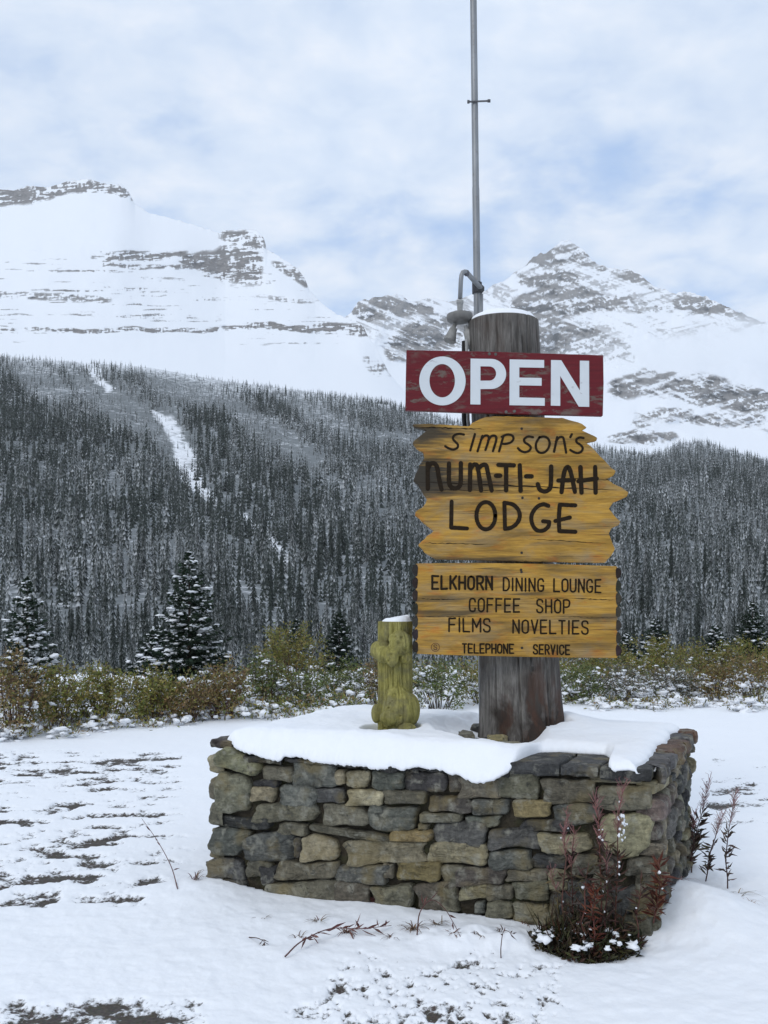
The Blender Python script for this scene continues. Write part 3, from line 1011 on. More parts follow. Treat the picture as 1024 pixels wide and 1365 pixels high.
# ------------------------------------------------------------------ planter of field stones
TONES = {'B': (0.094, 0.095, 0.083), 'G': (0.135, 0.123, 0.088), 'T': (0.25, 0.222, 0.138), 'D': (0.042, 0.041, 0.039), 'R': (0.098, 0.082, 0.066), 'Y': (0.21, 0.165, 0.075), 'W': (0.36, 0.33, 0.21)}
CROPS = {'A': (270, 970, 5.689), 'B': (430, 1000, 5.689), 'C': (590, 980, 5.689), 'D': (740, 960, 5.2526)}
ST = [  # crop, tone, x0, y0, x1, y1 (the courses as laid)
    ('A', 'G', 450, 290, 688, 402), ('A', 'B', 695, 262, 1005, 442), ('A', 'D', 380, 395, 590, 445), ('A', 'T', 370, 450, 562, 562), ('A', 'B', 570, 430, 850, 600),
    ('A', 'B', 855, 455, 1076, 578), ('A', 'G', 380, 575, 842, 712), ('A', 'D', 85, 672, 540, 765), ('A', 'G', 540, 722, 800, 806), ('A', 'B', 340, 800, 700, 1022),
    ('A', 'D', 700, 830, 762, 992), ('A', 'T', 760, 826, 1026, 1016), ('A', 'B', 55, 985, 320, 1152), ('A', 'G', 326, 1008, 520, 1132), ('A', 'D', 450, 1040, 566, 1190),
    ('A', 'G', 570, 1020, 1020, 1152), ('A', 'D', 100, 1156, 330, 1235), ('A', 'G', 470, 1166, 800, 1290), ('A', 'G', 775, 1170, 1060, 1330),
    ('B', 'T', 100, 150, 176, 266), ('B', 'T', 182, 158, 356, 276), ('B', 'B', 370, 158, 606, 300), ('B', 'D', 614, 158, 952, 312), ('B', 'R', 955, 130, 1080, 330), ('B', 'W', 188, 304, 462, 418),
    ('B', 'G', 470, 308, 796, 412), ('B', 'R', 802, 345, 1130, 476), ('B', 'G', 0, 420, 352, 572), ('B', 'B', 360, 428, 702, 602), ('B', 'G', 740, 478, 1070, 542),
    ('B', 'Y', 522, 600, 842, 692), ('B', 'G', 722, 554, 806, 602), ('B', 'B', 850, 548, 1240, 720), ('B', 'T', 152, 690, 764, 854), ('B', 'T', 786, 702, 1260, 868),
    ('B', 'B', 110, 878, 482, 1002), ('B', 'G', 462, 856, 542, 966), ('B', 'Y', 550, 850, 900, 988), ('B', 'G', 904, 880, 1096, 1010), ('B', 'G', 95, 1010, 372, 1200), ('B', 'G', 370, 992, 700, 1240), ('B', 'G', 706, 1000, 1030, 1240),
    ('C', 'G', 118, 322, 438, 482), ('C', 'G', 446, 262, 742, 488), ('C', 'G', 756, 328, 1165, 515), ('C', 'B', 232, 490, 502, 608), ('C', 'Y', 520, 500, 832, 632), ('C', 'B', 850, 520, 1180, 668),
    ('C', 'B', 175, 616, 452, 692), ('C', 'D', 580, 640, 965, 724), ('C', 'B', 344, 698, 742, 862), ('C', 'T', 745, 742, 1136, 892), ('C', 'B', 358, 868, 682, 1018), ('C', 'D', 672, 898, 940, 1014),
    ('C', 'R', 108, 1008, 482, 1132), ('C', 'G', 490, 1024, 792, 1110), ('C', 'T', 800, 1026, 945, 1185), ('C', 'G', 0, 1140, 118, 1330), ('C', 'T', 122, 1135, 332, 1262), ('C', 'G', 338, 1138, 530, 1262), ('C', 'G', 534, 1112, 798, 1250),
    ('C', 'B', 240, 1262, 326, 1345), ('C', 'G', 330, 1265, 530, 1400), ('C', 'G', 534, 1255, 800, 1450), ('C', 'D', 805, 1190, 990, 1440),
    ('D', 'G', 228, 384, 662, 432), ('D', 'G', 308, 458, 672, 622), ('D', 'G', 118, 940, 312, 1085), ('D', 'R', 318, 950, 452, 1085), ('D', 'B', 80, 1120, 244, 1350), ('D', 'B', 398, 1140, 562, 1350),
    ('D', 'G', 500, 962, 692, 1080), ('D', 'G', 562, 1088, 690, 1340), ('D', 'G', 250, 1095, 392, 1400), ('D', 'G', 400, 1355, 690, 1560), ('D', 'D', 80, 1360, 390, 1560),
]
ST_POLY = [
    ('A', 'T', [(90, 200), (200, 132), (330, 205), (452, 292), (440, 345), (390, 372), (240, 312), (80, 288)]),
    ('A', 'G', [(150, 325), (330, 348), (372, 420), (366, 632), (230, 645), (110, 655), (85, 540), (100, 420)]),
    ('A', 'B', [(110, 752), (390, 775), (330, 900), (270, 978), (110, 965), (35, 915), (60, 820)]),
    ('B', 'G', [(-110, 555), (90, 580), (500, 640), (515, 690), (300, 672), (-110, 612)]),
    ('D', 'T', [(330, 655), (670, 648), (688, 800), (660, 890), (560, 960), (330, 915), (322, 790)]),
]


def chaikin(p, it=2, keep=0.18):
    p = [np.array(a, float) for a in p]
    for _ in range(it):
        q = []
        for a, b in zip(p, p[1:] + p[:1]):
            q += [a * (1 - keep) + b * keep, a * keep + b * (1 - keep)]
        p = q
    return np.array(p)


def pillow(mb, poly, frame, tone, seed, bulge=0.022, back=0.07):
    """a rough stone: poly in (s, z) on a wall face given by frame(s, z, out) -> xyz"""
    q = np.random.default_rng(seed)
    p = chaikin(poly, 2, 0.18)
    # resample evenly
    cl = np.vstack([p, p[:1]]); seg = np.hypot(*np.diff(cl, axis=0).T); L = np.concatenate([[0], np.cumsum(seg)])
    n = int(np.clip(L[-1] / 0.014, 24, 64))
    s = np.linspace(0, L[-1], n, endpoint=False)
    p = np.stack([np.interp(s, L, cl[:, 0]), np.interp(s, L, cl[:, 1])], -1)
    c = p.mean(0)
    ang = np.arange(n) / n * 2 * math.pi
    wob = 1 + 0.045 * np.sin(ang * 3 + q.uniform(0, 6)) + 0.025 * np.sin(ang * 7 + q.uniform(0, 6)) + 0.014 * q.normal(size=n)
    p = c + (p - c) * wob[:, None]
    size = min(np.ptp(p[:, 0]), np.ptp(p[:, 1]))
    edge = min(0.015, size * 0.16)
    bulge = bulge * q.uniform(0.55, 1.35)
    tilt = q.normal(0, 0.10, 2)
    rings = [(0.0, -back), (0.0, -0.002), (edge * 0.35, bulge * 0.55), (edge * 0.9, bulge * 0.85), (edge * 1.9, bulge)]
    dist = np.hypot(*(p - c).T)
    V = []
    for ins, out in rings:
        f = np.clip(1 - ins / np.maximum(dist, 1e-3), 0.15, 1)
        pr = c + (p - c) * f[:, None]
        V.append((pr, out))
    for f2 in (0.55, 0.28):
        V.append((c + (V[4][0] - c) * f2, bulge * 1.05))
    pts = []
    for pr, out in V:
        for (a, b) in pr:
            w = 0 if out < -0.01 else (fbm(a * 11 + seed * 3.7, b * 11, seed % 97, 4) - 0.5) * 0.024 + (ridged(a * 17 + seed * 1.7, b * 26, seed % 89, 3) - 0.55) * 0.016 + (a - c[0]) * tilt[0] + (b - c[1]) * tilt[1]
            pts.append(frame(a, b, out + w))
    w = (fbm(c[0] * 11 + seed * 3.7, c[1] * 11, seed % 97, 4) - 0.5) * 0.024 + (ridged(c[0] * 17 + seed * 1.7, c[1] * 26, seed % 89, 3) - 0.55) * 0.016
    pts.append(frame(c[0], c[1], bulge * 1.05 + w))
    Fc = []
    R_ = len(V)
    for i in range(R_ - 1):
        for k in range(n):
            k2 = (k + 1) % n
            Fc.append((i * n + k, i * n + k2, (i + 1) * n + k2, (i + 1) * n + k))
    for k in range(n):
        Fc.append(((R_ - 1) * n + k, (R_ - 1) * n + (k + 1) % n, R_ * n))
    t = np.array(TONES[tone]) * 1.02 * q.uniform(0.72, 1.28) * (1 + q.normal(0, 0.022, 3))
    mb.add(pts, Fc, t)


def slab(mb, corners, z0, z1, tone, seed, jag=0.012, nseg=7):
    """a rough flat slab with broken edges: corners in plan (world x, y)"""
    q = np.random.default_rng(seed)
    pl = []
    c = [np.array(a, float) for a in corners]
    for a, b in zip(c, c[1:] + c[:1]):
        for k in range(nseg):
            t = k / nseg
            pl.append(a + (b - a) * t + q.normal(0, jag, 2) * (0.4 if k == 0 else 1))
    n = len(pl)
    ctr = np.mean(pl, 0)
    V = []
    h = z1 - z0
    for (ins, zz) in ((0.010, z0), (0.0, z0 + 0.2 * h), (-0.002, z0 + 0.55 * h), (0.003, z1 - 0.12 * h), (0.014, z1)):
        for k, p in enumerate(pl):
            dv = (ctr - p); dv /= np.linalg.norm(dv) + 1e-6
            j = q.normal(0, 0.004)
            V.append((*(p + dv * (ins + j)), zz + q.normal(0, 0.0022)))
    Fc = []
    for i in range(4):
        for k in range(n):
            k2 = (k + 1) % n
            Fc.append((i * n + k, i * n + k2, (i + 1) * n + k2, (i + 1) * n + k))
    V.append((*ctr, z1 + 0.002)); V.append((*ctr, z0))
    for k in range(n):
        Fc.append((4 * n + k, 4 * n + (k + 1) % n, 5 * n)); Fc.append(((k + 1) % n, k, 5 * n + 1))
    mb.add(V, Fc, np.array(TONES[tone] if isinstance(tone, str) else tone) * q.uniform(0.85, 1.2))


def build_planter():
    pc = plan(W / 2, D / 2)
    root = thing('stone_planter', (pc[0], pc[1], 0), 'low rubble stone planter with dark slate coping carrying the sign post', 'stone planter')

    def fr(s, z, out):
        x, y = plan(s, 0)
        n = np.array([EX[1], -EX[0]])
        return (x + n[0] * out, y + n[1] * out, z)

    def rt(s, z, out):
        x, y = plan(W, s)
        n = np.array([EY[1], -EY[0]])
        return (x + n[0] * out, y + n[1] * out, z)

    def lf(s, z, out):
        x, y = plan(0, s)
        n = np.array([-EY[1], EY[0]])
        return (x + n[0] * out, y + n[1] * out, z)

    def bk(s, z, out):
        x, y = plan(s, D)
        n = np.array([-EX[1], EX[0]])
        return (x + n[0] * out, y + n[1] * out, z)

    mb = MB()
    sd_ = 100
    for (cr, tone, x0, y0, x1, y1) in ST:
        ox, oy, sc = CROPS[cr]
        q = np.random.default_rng(sd_)
        x0, x1, y0, y1 = x0 - 1, x1 + 1, y0 - 2, y1 + 2
        jx, jy = (x1 - x0) * 0.045, (y1 - y0) * 0.07
        pts = [(x0, y0), ((x0 + x1) / 2, y0), (x1, y0), (x1, (y0 + y1) / 2), (x1, y1), ((x0 + x1) / 2, y1), (x0, y1), (x0, (y0 + y1) / 2)]
        pts = [(a + q.normal(0, jx), b + q.normal(0, jy)) for a, b in pts]
        poly = [front_at(ox + a / sc, oy + b / sc) + (oy + b / sc,) for a, b in pts]
        poly = [(s, EYE - (vv - HV) / F * d) for s, d, _, vv in poly]
        pillow(mb, poly[::-1], fr, tone, sd_)
        sd_ += 1
    for (cr, tone, pts) in ST_POLY:
        ox, oy, sc = CROPS[cr]
        poly = []
        for a, b in pts:
            s, d, z = front_at(ox + a / sc, oy + b / sc)
            poly.append((s, z))
        pillow(mb, poly[::-1], fr, tone, sd_, 0.035)
        sd_ += 1
    # the other three faces: random rubble courses
    q = np.random.default_rng(5)
    for frame, L in ((rt, D), (lf, D), (bk, W)):
        z = -0.06
        while z < 0.72:
            h = q.uniform(0.08, 0.17)
            if z + h > 0.70: h = 0.765 - z
            s = -0.01
            while s < L - 0.02:
                w = q.uniform(0.10, 0.30)
                if s + w > L - 0.09: w = L + 0.01 - s
                g = 0.008
                hh = h if q.random() > 0.25 else h * 0.5
                for (za, zb) in ([(z, z + h)] if hh == h else [(z, z + hh), (z + hh, z + h)]):
                    poly = [(s + g, za + g), (s + w / 2, za + g * q.uniform(0, 2)), (s + w - g, za + g), (s + w - g * q.uniform(0.5, 2), (za + zb) / 2), (s + w - g, zb - g), (s + w / 2, zb - g * q.uniform(0, 2)), (s + g, zb - g), (s + g * q.uniform(0.5, 2), (za + zb) / 2)]
                    poly = [(a + q.normal(0, 0.008), b + q.normal(0, 0.006)) for a, b in poly]
                    tone = q.choice(['B', 'G', 'G', 'T', 'D', 'R', 'Y', 'G', 'T'])
                    if frame is lf: poly = poly[::-1]
                    if frame is bk: poly = poly[::-1]
                    pillow(mb, poly, frame, tone, sd_, 0.05)
                    sd_ += 1
                s += w
            z += h
    mb.build('rubble_stones', M['stone'], root, False)
    # dark earth and mortar core, its faces a little behind the stones
    core = MB()
    i = 0.031
    cs = [plan(i, i), plan(W - i, i), plan(W - i, D - i), plan(i, D - i)]
    n = 24
    V, Fc = [], []
    ring = []
    for a, b in zip(cs, cs[1:] + cs[:1]):
        for k in range(n):
            t = k / n
            ring.append((a[0] + (b[0] - a[0]) * t, a[1] + (b[1] - a[1]) * t))
    zs = np.linspace(-0.1, 0.78, 14)
    for z in zs:
        for (a, b) in ring:
            V.append((a + rnd.gauss(0, 0.004), b + rnd.gauss(0, 0.004), z))
    m_ = len(ring)
    for r_ in range(len(zs) - 1):
        for k in range(m_):
            Fc.append((r_ * m_ + k, r_ * m_ + (k + 1) % m_, (r_ + 1) * m_ + (k + 1) % m_, (r_ + 1) * m_ + k))
    Fc.append(tuple((len(zs) - 1) * m_ + k for k in range(m_)))
    core.add(V, Fc)
    core.build('mortar_core', M['mortar'], root)
    # coping slabs
    cp = MB()
    us = [(682, 748, 'D'), (749, 800, 'B'), (801, 866, 'D')]
    for k, (u0, u1, tone) in enumerate(us):
        a, b = front_at(u0)[0] + 0.004, front_at(u1)[0] - 0.002
        if k == 2: b = W + 0.01
        slab(cp, [plan(a, -0.045), plan(b, -0.045), plan(b, 0.46), plan(a, 0.46)], 0.772 + 0.006 * (k % 2), ZT - 0.003 * (k % 2), np.array((0.05, 0.05, 0.049)) * (1.1 if tone == 'B' else 0.85), 700 + k, 0.0055)
    ls = [(322, 378), (380, 440), (442, 505), (507, 560), (562, 622), (624, 680)]
    for k, (u0, u1) in enumerate(ls):
        a, b = front_at(u0)[0] + 0.006, front_at(u1)[0]
        slab(cp, [plan(a, -0.025), plan(b, -0.025), plan(b, 0.3), plan(a, 0.3)], 0.735 + 0.008 * ((k * 5) % 3), ZT - 0.062, 'D', 720 + k, 0.014)
    # the dark slab that juts out at the left corner
    a = plan(-0.035, 0.02); b = plan(0.115, 0.0)
    slab(cp, [a, b, plan(0.12, 0.3), plan(-0.03, 0.3)], 0.80, 0.85, (0.045, 0.035, 0.032), 740, 0.006)
    yy = [0.03, 0.26, 0.50, 0.78, 1.05, 1.30, D + 0.02]
    for k in range(6):
        t = (0.105, 0.062, 0.042) if k in (2, 3, 5) else (0.085, 0.08, 0.078)
        slab(cp, [plan(W - 0.24, yy[k] + 0.3 * (k == 0)), plan(W + 0.055, yy[k]), plan(W + 0.055, yy[k + 1] - 0.01), plan(W - 0.24, yy[k + 1] - 0.01)], 0.755 + 0.01 * (k % 2), ZT + 0.006 * (k % 3), t, 750 + k, 0.012)
    for k in range(5):
        slab(cp, [plan(-0.04, 0.31 + 0.22 * k), plan(0.24, 0.31 + 0.22 * k), plan(0.24, 0.52 + 0.22 * k), plan(-0.04, 0.52 + 0.22 * k)], 0.77, ZT - 0.006, 'D', 770 + k, 0.012)
    for k in range(8):
        slab(cp, [plan(0.25 + 0.24 * k, D - 0.25), plan(0.48 + 0.24 * k, D - 0.25), plan(0.48 + 0.24 * k, D + 0.04), plan(0.25 + 0.24 * k, D + 0.04)], 0.77, ZT - 0.006, 'D', 780 + k, 0.012)
    cp.build('coping', M['stone'], root)


build_planter()

# the snow that lies on it
LOGB = np.array([0.86, 6.05]); POSTC = np.array([(527 - CX) / F * 5.86, 5.86])


def build_planter_snow():
    tab = [(300, 0.03, 0.0), (308, 0.0, 0.0), (322, -0.035, 0.03), (350, -0.04, 0.055), (376, -0.045, 0.075), (384, -0.04, 0.045), (400, -0.045, 0.05), (430, -0.05, 0.065), (470, -0.05, 0.075),
           (520, -0.055, 0.082), (560, -0.05, 0.062), (585, -0.05, 0.055), (605, -0.065, 0.075), (640, -0.11, 0.105), (662, -0.11, 0.10), (678, -0.075, 0.06), (689, -0.03, 0.02), (693, 0.14, 0.0), (700, 0.28, 0.0),
           (730, 0.335, 0.0), (790, 0.325, 0.0), (806, 0.20, 0.0), (811, -0.02, 0.0), (820, -0.055, 0.012), (840, -0.05, 0.004), (852, -0.055, 0.012), (858, -0.035, 0.0), (864, 0.05, 0.0)]
    tx = np.array([front_at(a[0])[0] for a in tab]); ty = np.array([a[1] for a in tab]); td = np.array([a[2] for a in tab])
    x0, x1 = tx[0] - 0.005, W + 0.012
    nx = 420
    k = np.linspace(0, 1, nx)
    xs = x0 + (x1 - x0) * (k - 0.035 * np.sin(2 * np.pi * k))
    yf = np.interp(xs, tx, ty) + 0.012 * (fbm(xs * 14, xs * 0, 401, 3) - 0.5)
    sm = np.exp(-np.linspace(-2, 2, 9) ** 2); sm /= sm.sum()
    yf = np.convolve(np.pad(yf, 4, 'edge'), sm, 'valid')
    dr = np.interp(xs, tx, td)
    dr = np.convolve(np.pad(dr, 4, 'edge'), sm, 'valid')
    drn = (0.022 * (fbm(xs * 18, xs * 0, 403, 3) - 0.5) + 0.016 * (fbm(xs * 60, xs * 0, 409, 3) - 0.5)) * (dr > 0.01)
    yb = D + 0.02 + 0.03 * (fbm(xs * 5, xs * 0, 407, 3) - 0.5)
    r = np.linspace(0, 1, 230)
    r = r ** 1.35
    Rr, Xs = np.meshgrid(r, xs, indexing='ij')
    YF = np.broadcast_to(yf, Rr.shape); YB = np.broadcast_to(yb, Rr.shape); DR = np.broadcast_to(dr, Rr.shape)
    Y = YF + (YB - YF) * Rr
    wx, wy = plan(Xs, Y)
    # clear the right hand coping's outer edge
    dR = (x1 - 0.03 - 0.06 * fbm(Y * 6, Y * 0 + 2, 411, 3)) - Xs
    dist = np.minimum(np.minimum(Y - YF, YB - Y), np.minimum(Xs - x0, np.maximum(dR, 0)))
    wdt = 0.10 + 0.02 * fbm(Xs * 4, Y * 4, 413, 2)
    t = np.clip(dist / wdt, 0, 1)
    H = 0.095 + 0.05 * (fbm(Xs * 1.6, Y * 1.9, 415, 3) - 0.5) + 0.026 * (fbm(Xs * 6, Y * 6, 417, 3) - 0.5) + 0.006 * (fbm(Xs * 30, Y * 30, 418, 3) - 0.5)
    H = H * np.interp(Xs, [0, 0.9, 1.5, 1.8, W], [0.92, 0.95, 0.72, 0.62, 0.60])
    h = H * np.sqrt(np.maximum(1 - (1 - t) ** 2, 0))
    # bulge where the lip hangs lowest
    ulip = front_at(648)[0]
    h = h + 0.03 * np.exp(-((Xs - ulip) / 0.16) ** 2 - ((Y + 0.02) / 0.10) ** 2) * np.sqrt(t)
    z = ZT + h - DR * (1 - sstep(0, 0.16, Y - YF)) - np.broadcast_to(drn, Rr.shape) * (1 - sstep(0, 0.025, Y - YF))
    # banked against the back of the post
    px, py = LOGB
    z = z + 0.06 * np.exp(-(((wx - px - 0.28) / 0.14) ** 2 + ((wy - py - 0.05) / 0.25) ** 2))
    # bare collar at the front left of the post, the slab under the carving
    a = ((wx - 0.70) / 0.215) ** 2 + ((wy - 5.86) / 0.33) ** 2
    a = a * (1 + 0.5 * (fbm(wx * 9, wy * 9, 419, 3) - 0.5))
    a = np.where(wx > 0.72, a + ((wx - 0.72) / 0.16) ** 2 * (wy < 5.9), a)
    m = 1 - 0.9 * sstep(4.4, 1.1, a)
    m = m * (1 - sstep(1.4, 0.8, a))
    b = ((wx - POSTC[0] + 0.03) / 0.16) ** 2 + ((wy - POSTC[1] + 0.12) / 0.20) ** 2
    m = m * (1 - 0.98 * sstep(1.35, 0.85, b))
    mw = np.hypot(wx - px, wy - py)
    m = m * sstep(0.17, 0.22, mw)
    z = ZT - 0.03 + (z - ZT + 0.03) * m
    off = dR < 0.0
    z = np.where(off, np.minimum(z, ZT - 0.02), z)
    yj = 0.012 * (fbm(xs * 55, xs * 0, 405, 3) - 0.5) * (1 - sstep(0, 0.03, Y - YF))
    wx, wy = plan(Xs, Y + yj)
    top = np.stack([wx, wy, z], -1)
    # fold under at the front lip
    fx, fy = plan(xs, yf + 0.045)
    under = np.stack([fx, fy, z[0] + 0.012], -1)[None]
    mxx, myy = plan(xs, yf + 0.012)
    under2 = np.stack([mxx, myy, z[0] - 0.006], -1)[None]
    V = np.vstack([under, under2, top]).reshape(-1, 3)
    o = mesh('snow_blanket', V, grid_faces(len(r) + 2, nx), M['snow'], None, True)
    tag(o, 'thick smooth snow lying over the top of the stone planter', 'snow', kind='stuff')


build_planter_snow()


# ------------------------------------------------------------------ the big log, its collar
def log_axis(z):
    t = (z - 0.85) / 2.55
    return LOGB[0] - 0.122 * t, LOGB[1] + 0.0 * t


def build_log():
    root = thing('log_post', (LOGB[0], LOGB[1], 0.78), 'thick grey weathered log post standing in the planter and holding the signs', 'post')
    nz, nt_ = 200, 160
    zz = np.linspace(0.74, 3.375, nz); th = np.linspace(0, 2 * math.pi, nt_, endpoint=False)
    Z, T = np.meshgrid(zz, th, indexing='ij')
    rad = 0.252 - 0.034 * (Z - 0.85) / 2.55 + 0.03 * np.exp(-(Z - 0.78) / 0.12)
    cr = ridged(np.cos(T) * 4 + 9, np.sin(T) * 4 + Z * 0.22, 501, 4)
    rad = rad + 0.010 * (fbm(np.cos(T) * 2 + 3, np.sin(T) * 2 + Z * 0.8, 503, 4) - 0.5) - 0.020 * sstep(0.80, 0.92, cr)
    # deep checks
    for (a, w, z0, z1) in ((-1.72, 0.02, 0.7, 1.5), (-1.1, 0.012, 0.7, 1.2), (-2.35, 0.015, 0.8, 1.4), (-1.2, 0.012, 2.9, 3.4), (-1.9, 0.015, 3.0, 3.4)):
        aa = a + 0.05 * (fbm(Z * 3, Z * 0 + a, 507, 3) - 0.5)
        dt = np.abs(np.angle(np.exp(1j * (T - aa))))
        rad = rad - 0.03 * sstep(w * 1.6, 0, dt) * sstep(z0, z0 + 0.05, Z) * sstep(z1, z1 - 0.2, Z)
    # a flake of outer wood gone at the foot on the left, a knot hole
    rad = rad - 0.014 * sstep(0.3, 0.2, np.abs(T - (2 * math.pi - 1.95)) + 0.2 * (fbm(T * 6, Z * 5, 509) - 0.5)) * sstep(1.28, 1.1, Z)
    kn = ((T - (2 * math.pi - 1.38)) / 0.07) ** 2 + ((Z - 1.245) / 0.022) ** 2
    rad = rad - 0.03 * np.exp(-kn)
    ax, ay = log_axis(Z)
    V = np.stack([ax + rad * np.cos(T), ay + rad * np.sin(T), Z], -1).reshape(-1, 3)
    Fq = grid_faces(nz, nt_, True)
    c = len(V)
    V = np.vstack([V, [[*log_axis(3.375), 3.39]]])
    faces = [tuple(f) for f in Fq.tolist()] + [((nz - 1) * nt_ + k, (nz - 1) * nt_ + (k + 1) % nt_, c) for k in range(nt_)]
    mesh('trunk', V, faces, M['log'], root, True)
    # snow cap
    n = 90
    rr = np.linspace(0, 1.0, 22)
    Rr, T = np.meshgrid(rr, np.linspace(0, 2 * math.pi, n, endpoint=False), indexing='ij')
    edge = 0.205 + 0.014 * (fbm(np.cos(T) * 3, np.sin(T) * 3, 521, 3) - 0.5)
    hx, hy = log_axis(3.38)
    X = hx + Rr * edge * np.cos(T); Y = hy + Rr * edge * np.sin(T)
    Z = 3.382 + 0.062 * np.sqrt(np.maximum(1 - Rr ** 2, 0)) * (1 + 0.3 * (fbm(X * 9, Y * 9, 523, 3) - 0.5)) - 0.006 * (Rr > 0.99)
    mesh('snow_cap', np.stack([X, Y, Z], -1).reshape(-1, 3), grid_faces(22, n, True), M['snow'], root, True)
    # collar stones set round the foot
    col = thing('stone_collar', (0.70, 5.85, 0.80), 'patch of flat stones bedded at the foot of the log post', 'stones')
    sp = [((652, 984), 0.085, 0.06, 'D'), ((622, 977), 0.06, 0.09, 'G'), ((640, 968), 0.07, 0.08, 'D'), ((690, 979), 0.08, 0.05, 'D'), ((676, 989), 0.07, 0.04, 'G'), ((630, 987), 0.05, 0.05, 'D')]
    gb = MB()
    for k, ((u, v), rx, ry, tone) in enumerate(sp):
        d = (EYE - 0.84) * F / (v - HV)
        c = P(u, v, d)
        q = np.random.default_rng(800 + k)
        pts = [(c[0] + rx * math.cos(a) * q.uniform(0.8, 1.15), c[1] + ry * 1.6 * math.sin(a) * q.uniform(0.8, 1.15)) for a in np.arange(7) / 7 * 6.283]
        slab(gb, pts, 0.78, 0.835 + 0.006 * (k % 3), tone, 810 + k, 0.006, 3)
    gb.build('grey_stones', M['stone'], col)
    yb = MB()
    d = (EYE - 0.845) * F / (983 - HV)
    c = P(661, 983, d)
    slab(yb, [(c[0] - 0.055, c[1] - 0.09), (c[0] + 0.03, c[1] - 0.10), (c[0] + 0.075, c[1] + 0.05), (c[0] - 0.04, c[1] + 0.08)], 0.80, 0.852, (0.30, 0.25, 0.12), 830, 0.006, 4)
    o = yb.build('pale_stone', M['stone'], col)
    o['label'] = 'pale yellowish flat stone'


build_log()


# ------------------------------------------------------------------ strokes and lettering
def catmull(pts, sub=6):
    p = [np.array(a, float) for a in pts]
    if len(p) < 3: return p
    out = []
    e = [2 * p[0] - p[1]] + p + [2 * p[-1] - p[-2]]
    for i in range(1, len(e) - 2):
        for k in range(sub):
            t = k / sub
            out.append(0.5 * ((2 * e[i]) + (-e[i - 1] + e[i + 1]) * t + (2 * e[i - 1] - 5 * e[i] + 4 * e[i + 1] - e[i + 2]) * t * t + (-e[i - 1] + 3 * e[i] - 3 * e[i + 1] + e[i + 2]) * t ** 3))
    out.append(p[-1])
    return out


def ribbon_outline(pts, w, closed=False, wob=0.0, rounded=True):
    """left and right sides of a stroke of width w (2-D)"""
    p = np.array(pts, float)
    t = np.gradient(p, axis=0) if not closed else (np.roll(p, -1, 0) - np.roll(p, 1, 0))
    t /= np.linalg.norm(t, axis=1)[:, None] + 1e-9
    n = np.stack([-t[:, 1], t[:, 0]], -1)
    hw = np.full(len(p), w / 2) * (1 + wob * np.array([rnd.uniform(-1, 1) for _ in p]))
    if rounded and not closed:
        # round ends: extra points past each end
        a0 = [p[0] - t[0] * (w / 2) * math.sin(x) for x in (1.45, 1.1, 0.6)]
        h0 = [w / 2 * math.cos(x) for x in (1.45, 1.1, 0.6)]
        a1 = [p[-1] + t[-1] * (w / 2) * math.sin(x) for x in (0.6, 1.1, 1.45)]
        p = np.vstack([a0, p, a1]); n = np.vstack([[n[0]] * 3, n, [n[-1]] * 3]); hw = np.concatenate([h0, hw, h0[::-1]])
    return p + n * hw[:, None], p - n * hw[:, None]


def strip_prism(mb, L, Rr, to3, y_front, y_back, closed=False, c=(1, 1, 1)):
    """prism between two side lines; to3(p2, y) maps a crop point to 3-D at depth y"""
    n = len(L)
    V = []
    for y in (y_front, y_back):
        V += [to3(a, y) for a in L] + [to3(a, y) for a in Rr]
    Fc = []
    m = n if closed else n - 1
    for k in range(m):
        k2 = (k + 1) % n
        Fc.append((k, k2, n + k2, n + k))
        Fc.append((k, k2, 2 * n + k2, 2 * n + k)[::-1])
        Fc.append((n + k, n + k2, 3 * n + k2, 3 * n + k))
    if not closed:
        Fc.append((0, n, 3 * n, 2 * n)); Fc.append((n - 1, 2 * n - 1, 4 * n - 1, 3 * n - 1)[::-1])
    mb.add(V, Fc, c)


def crop_map(ox, oy, sc, dref):
    """crop pixel -> the sign's plane (x, z) seen at depth dref, placed at depth y"""
    def f(p, y):
        u, v = ox + p[0] / sc, oy + p[1] / sc
        return ((u - CX) / F * dref, y, EYE - (v - HV) / F * dref)
    return f


def prism_poly(mb, pts, to3, y0, y1, c=(1, 1, 1)):
    n = len(pts)
    V = [to3(p, y0) for p in pts] + [to3(p, y1) for p in pts]
    Fc = [tuple(range(n)), tuple(range(n, 2 * n))[::-1]] + [(k, k + n, (k + 1) % n + n, (k + 1) % n) for k in range(n)]
    mb.add(V, Fc, c)


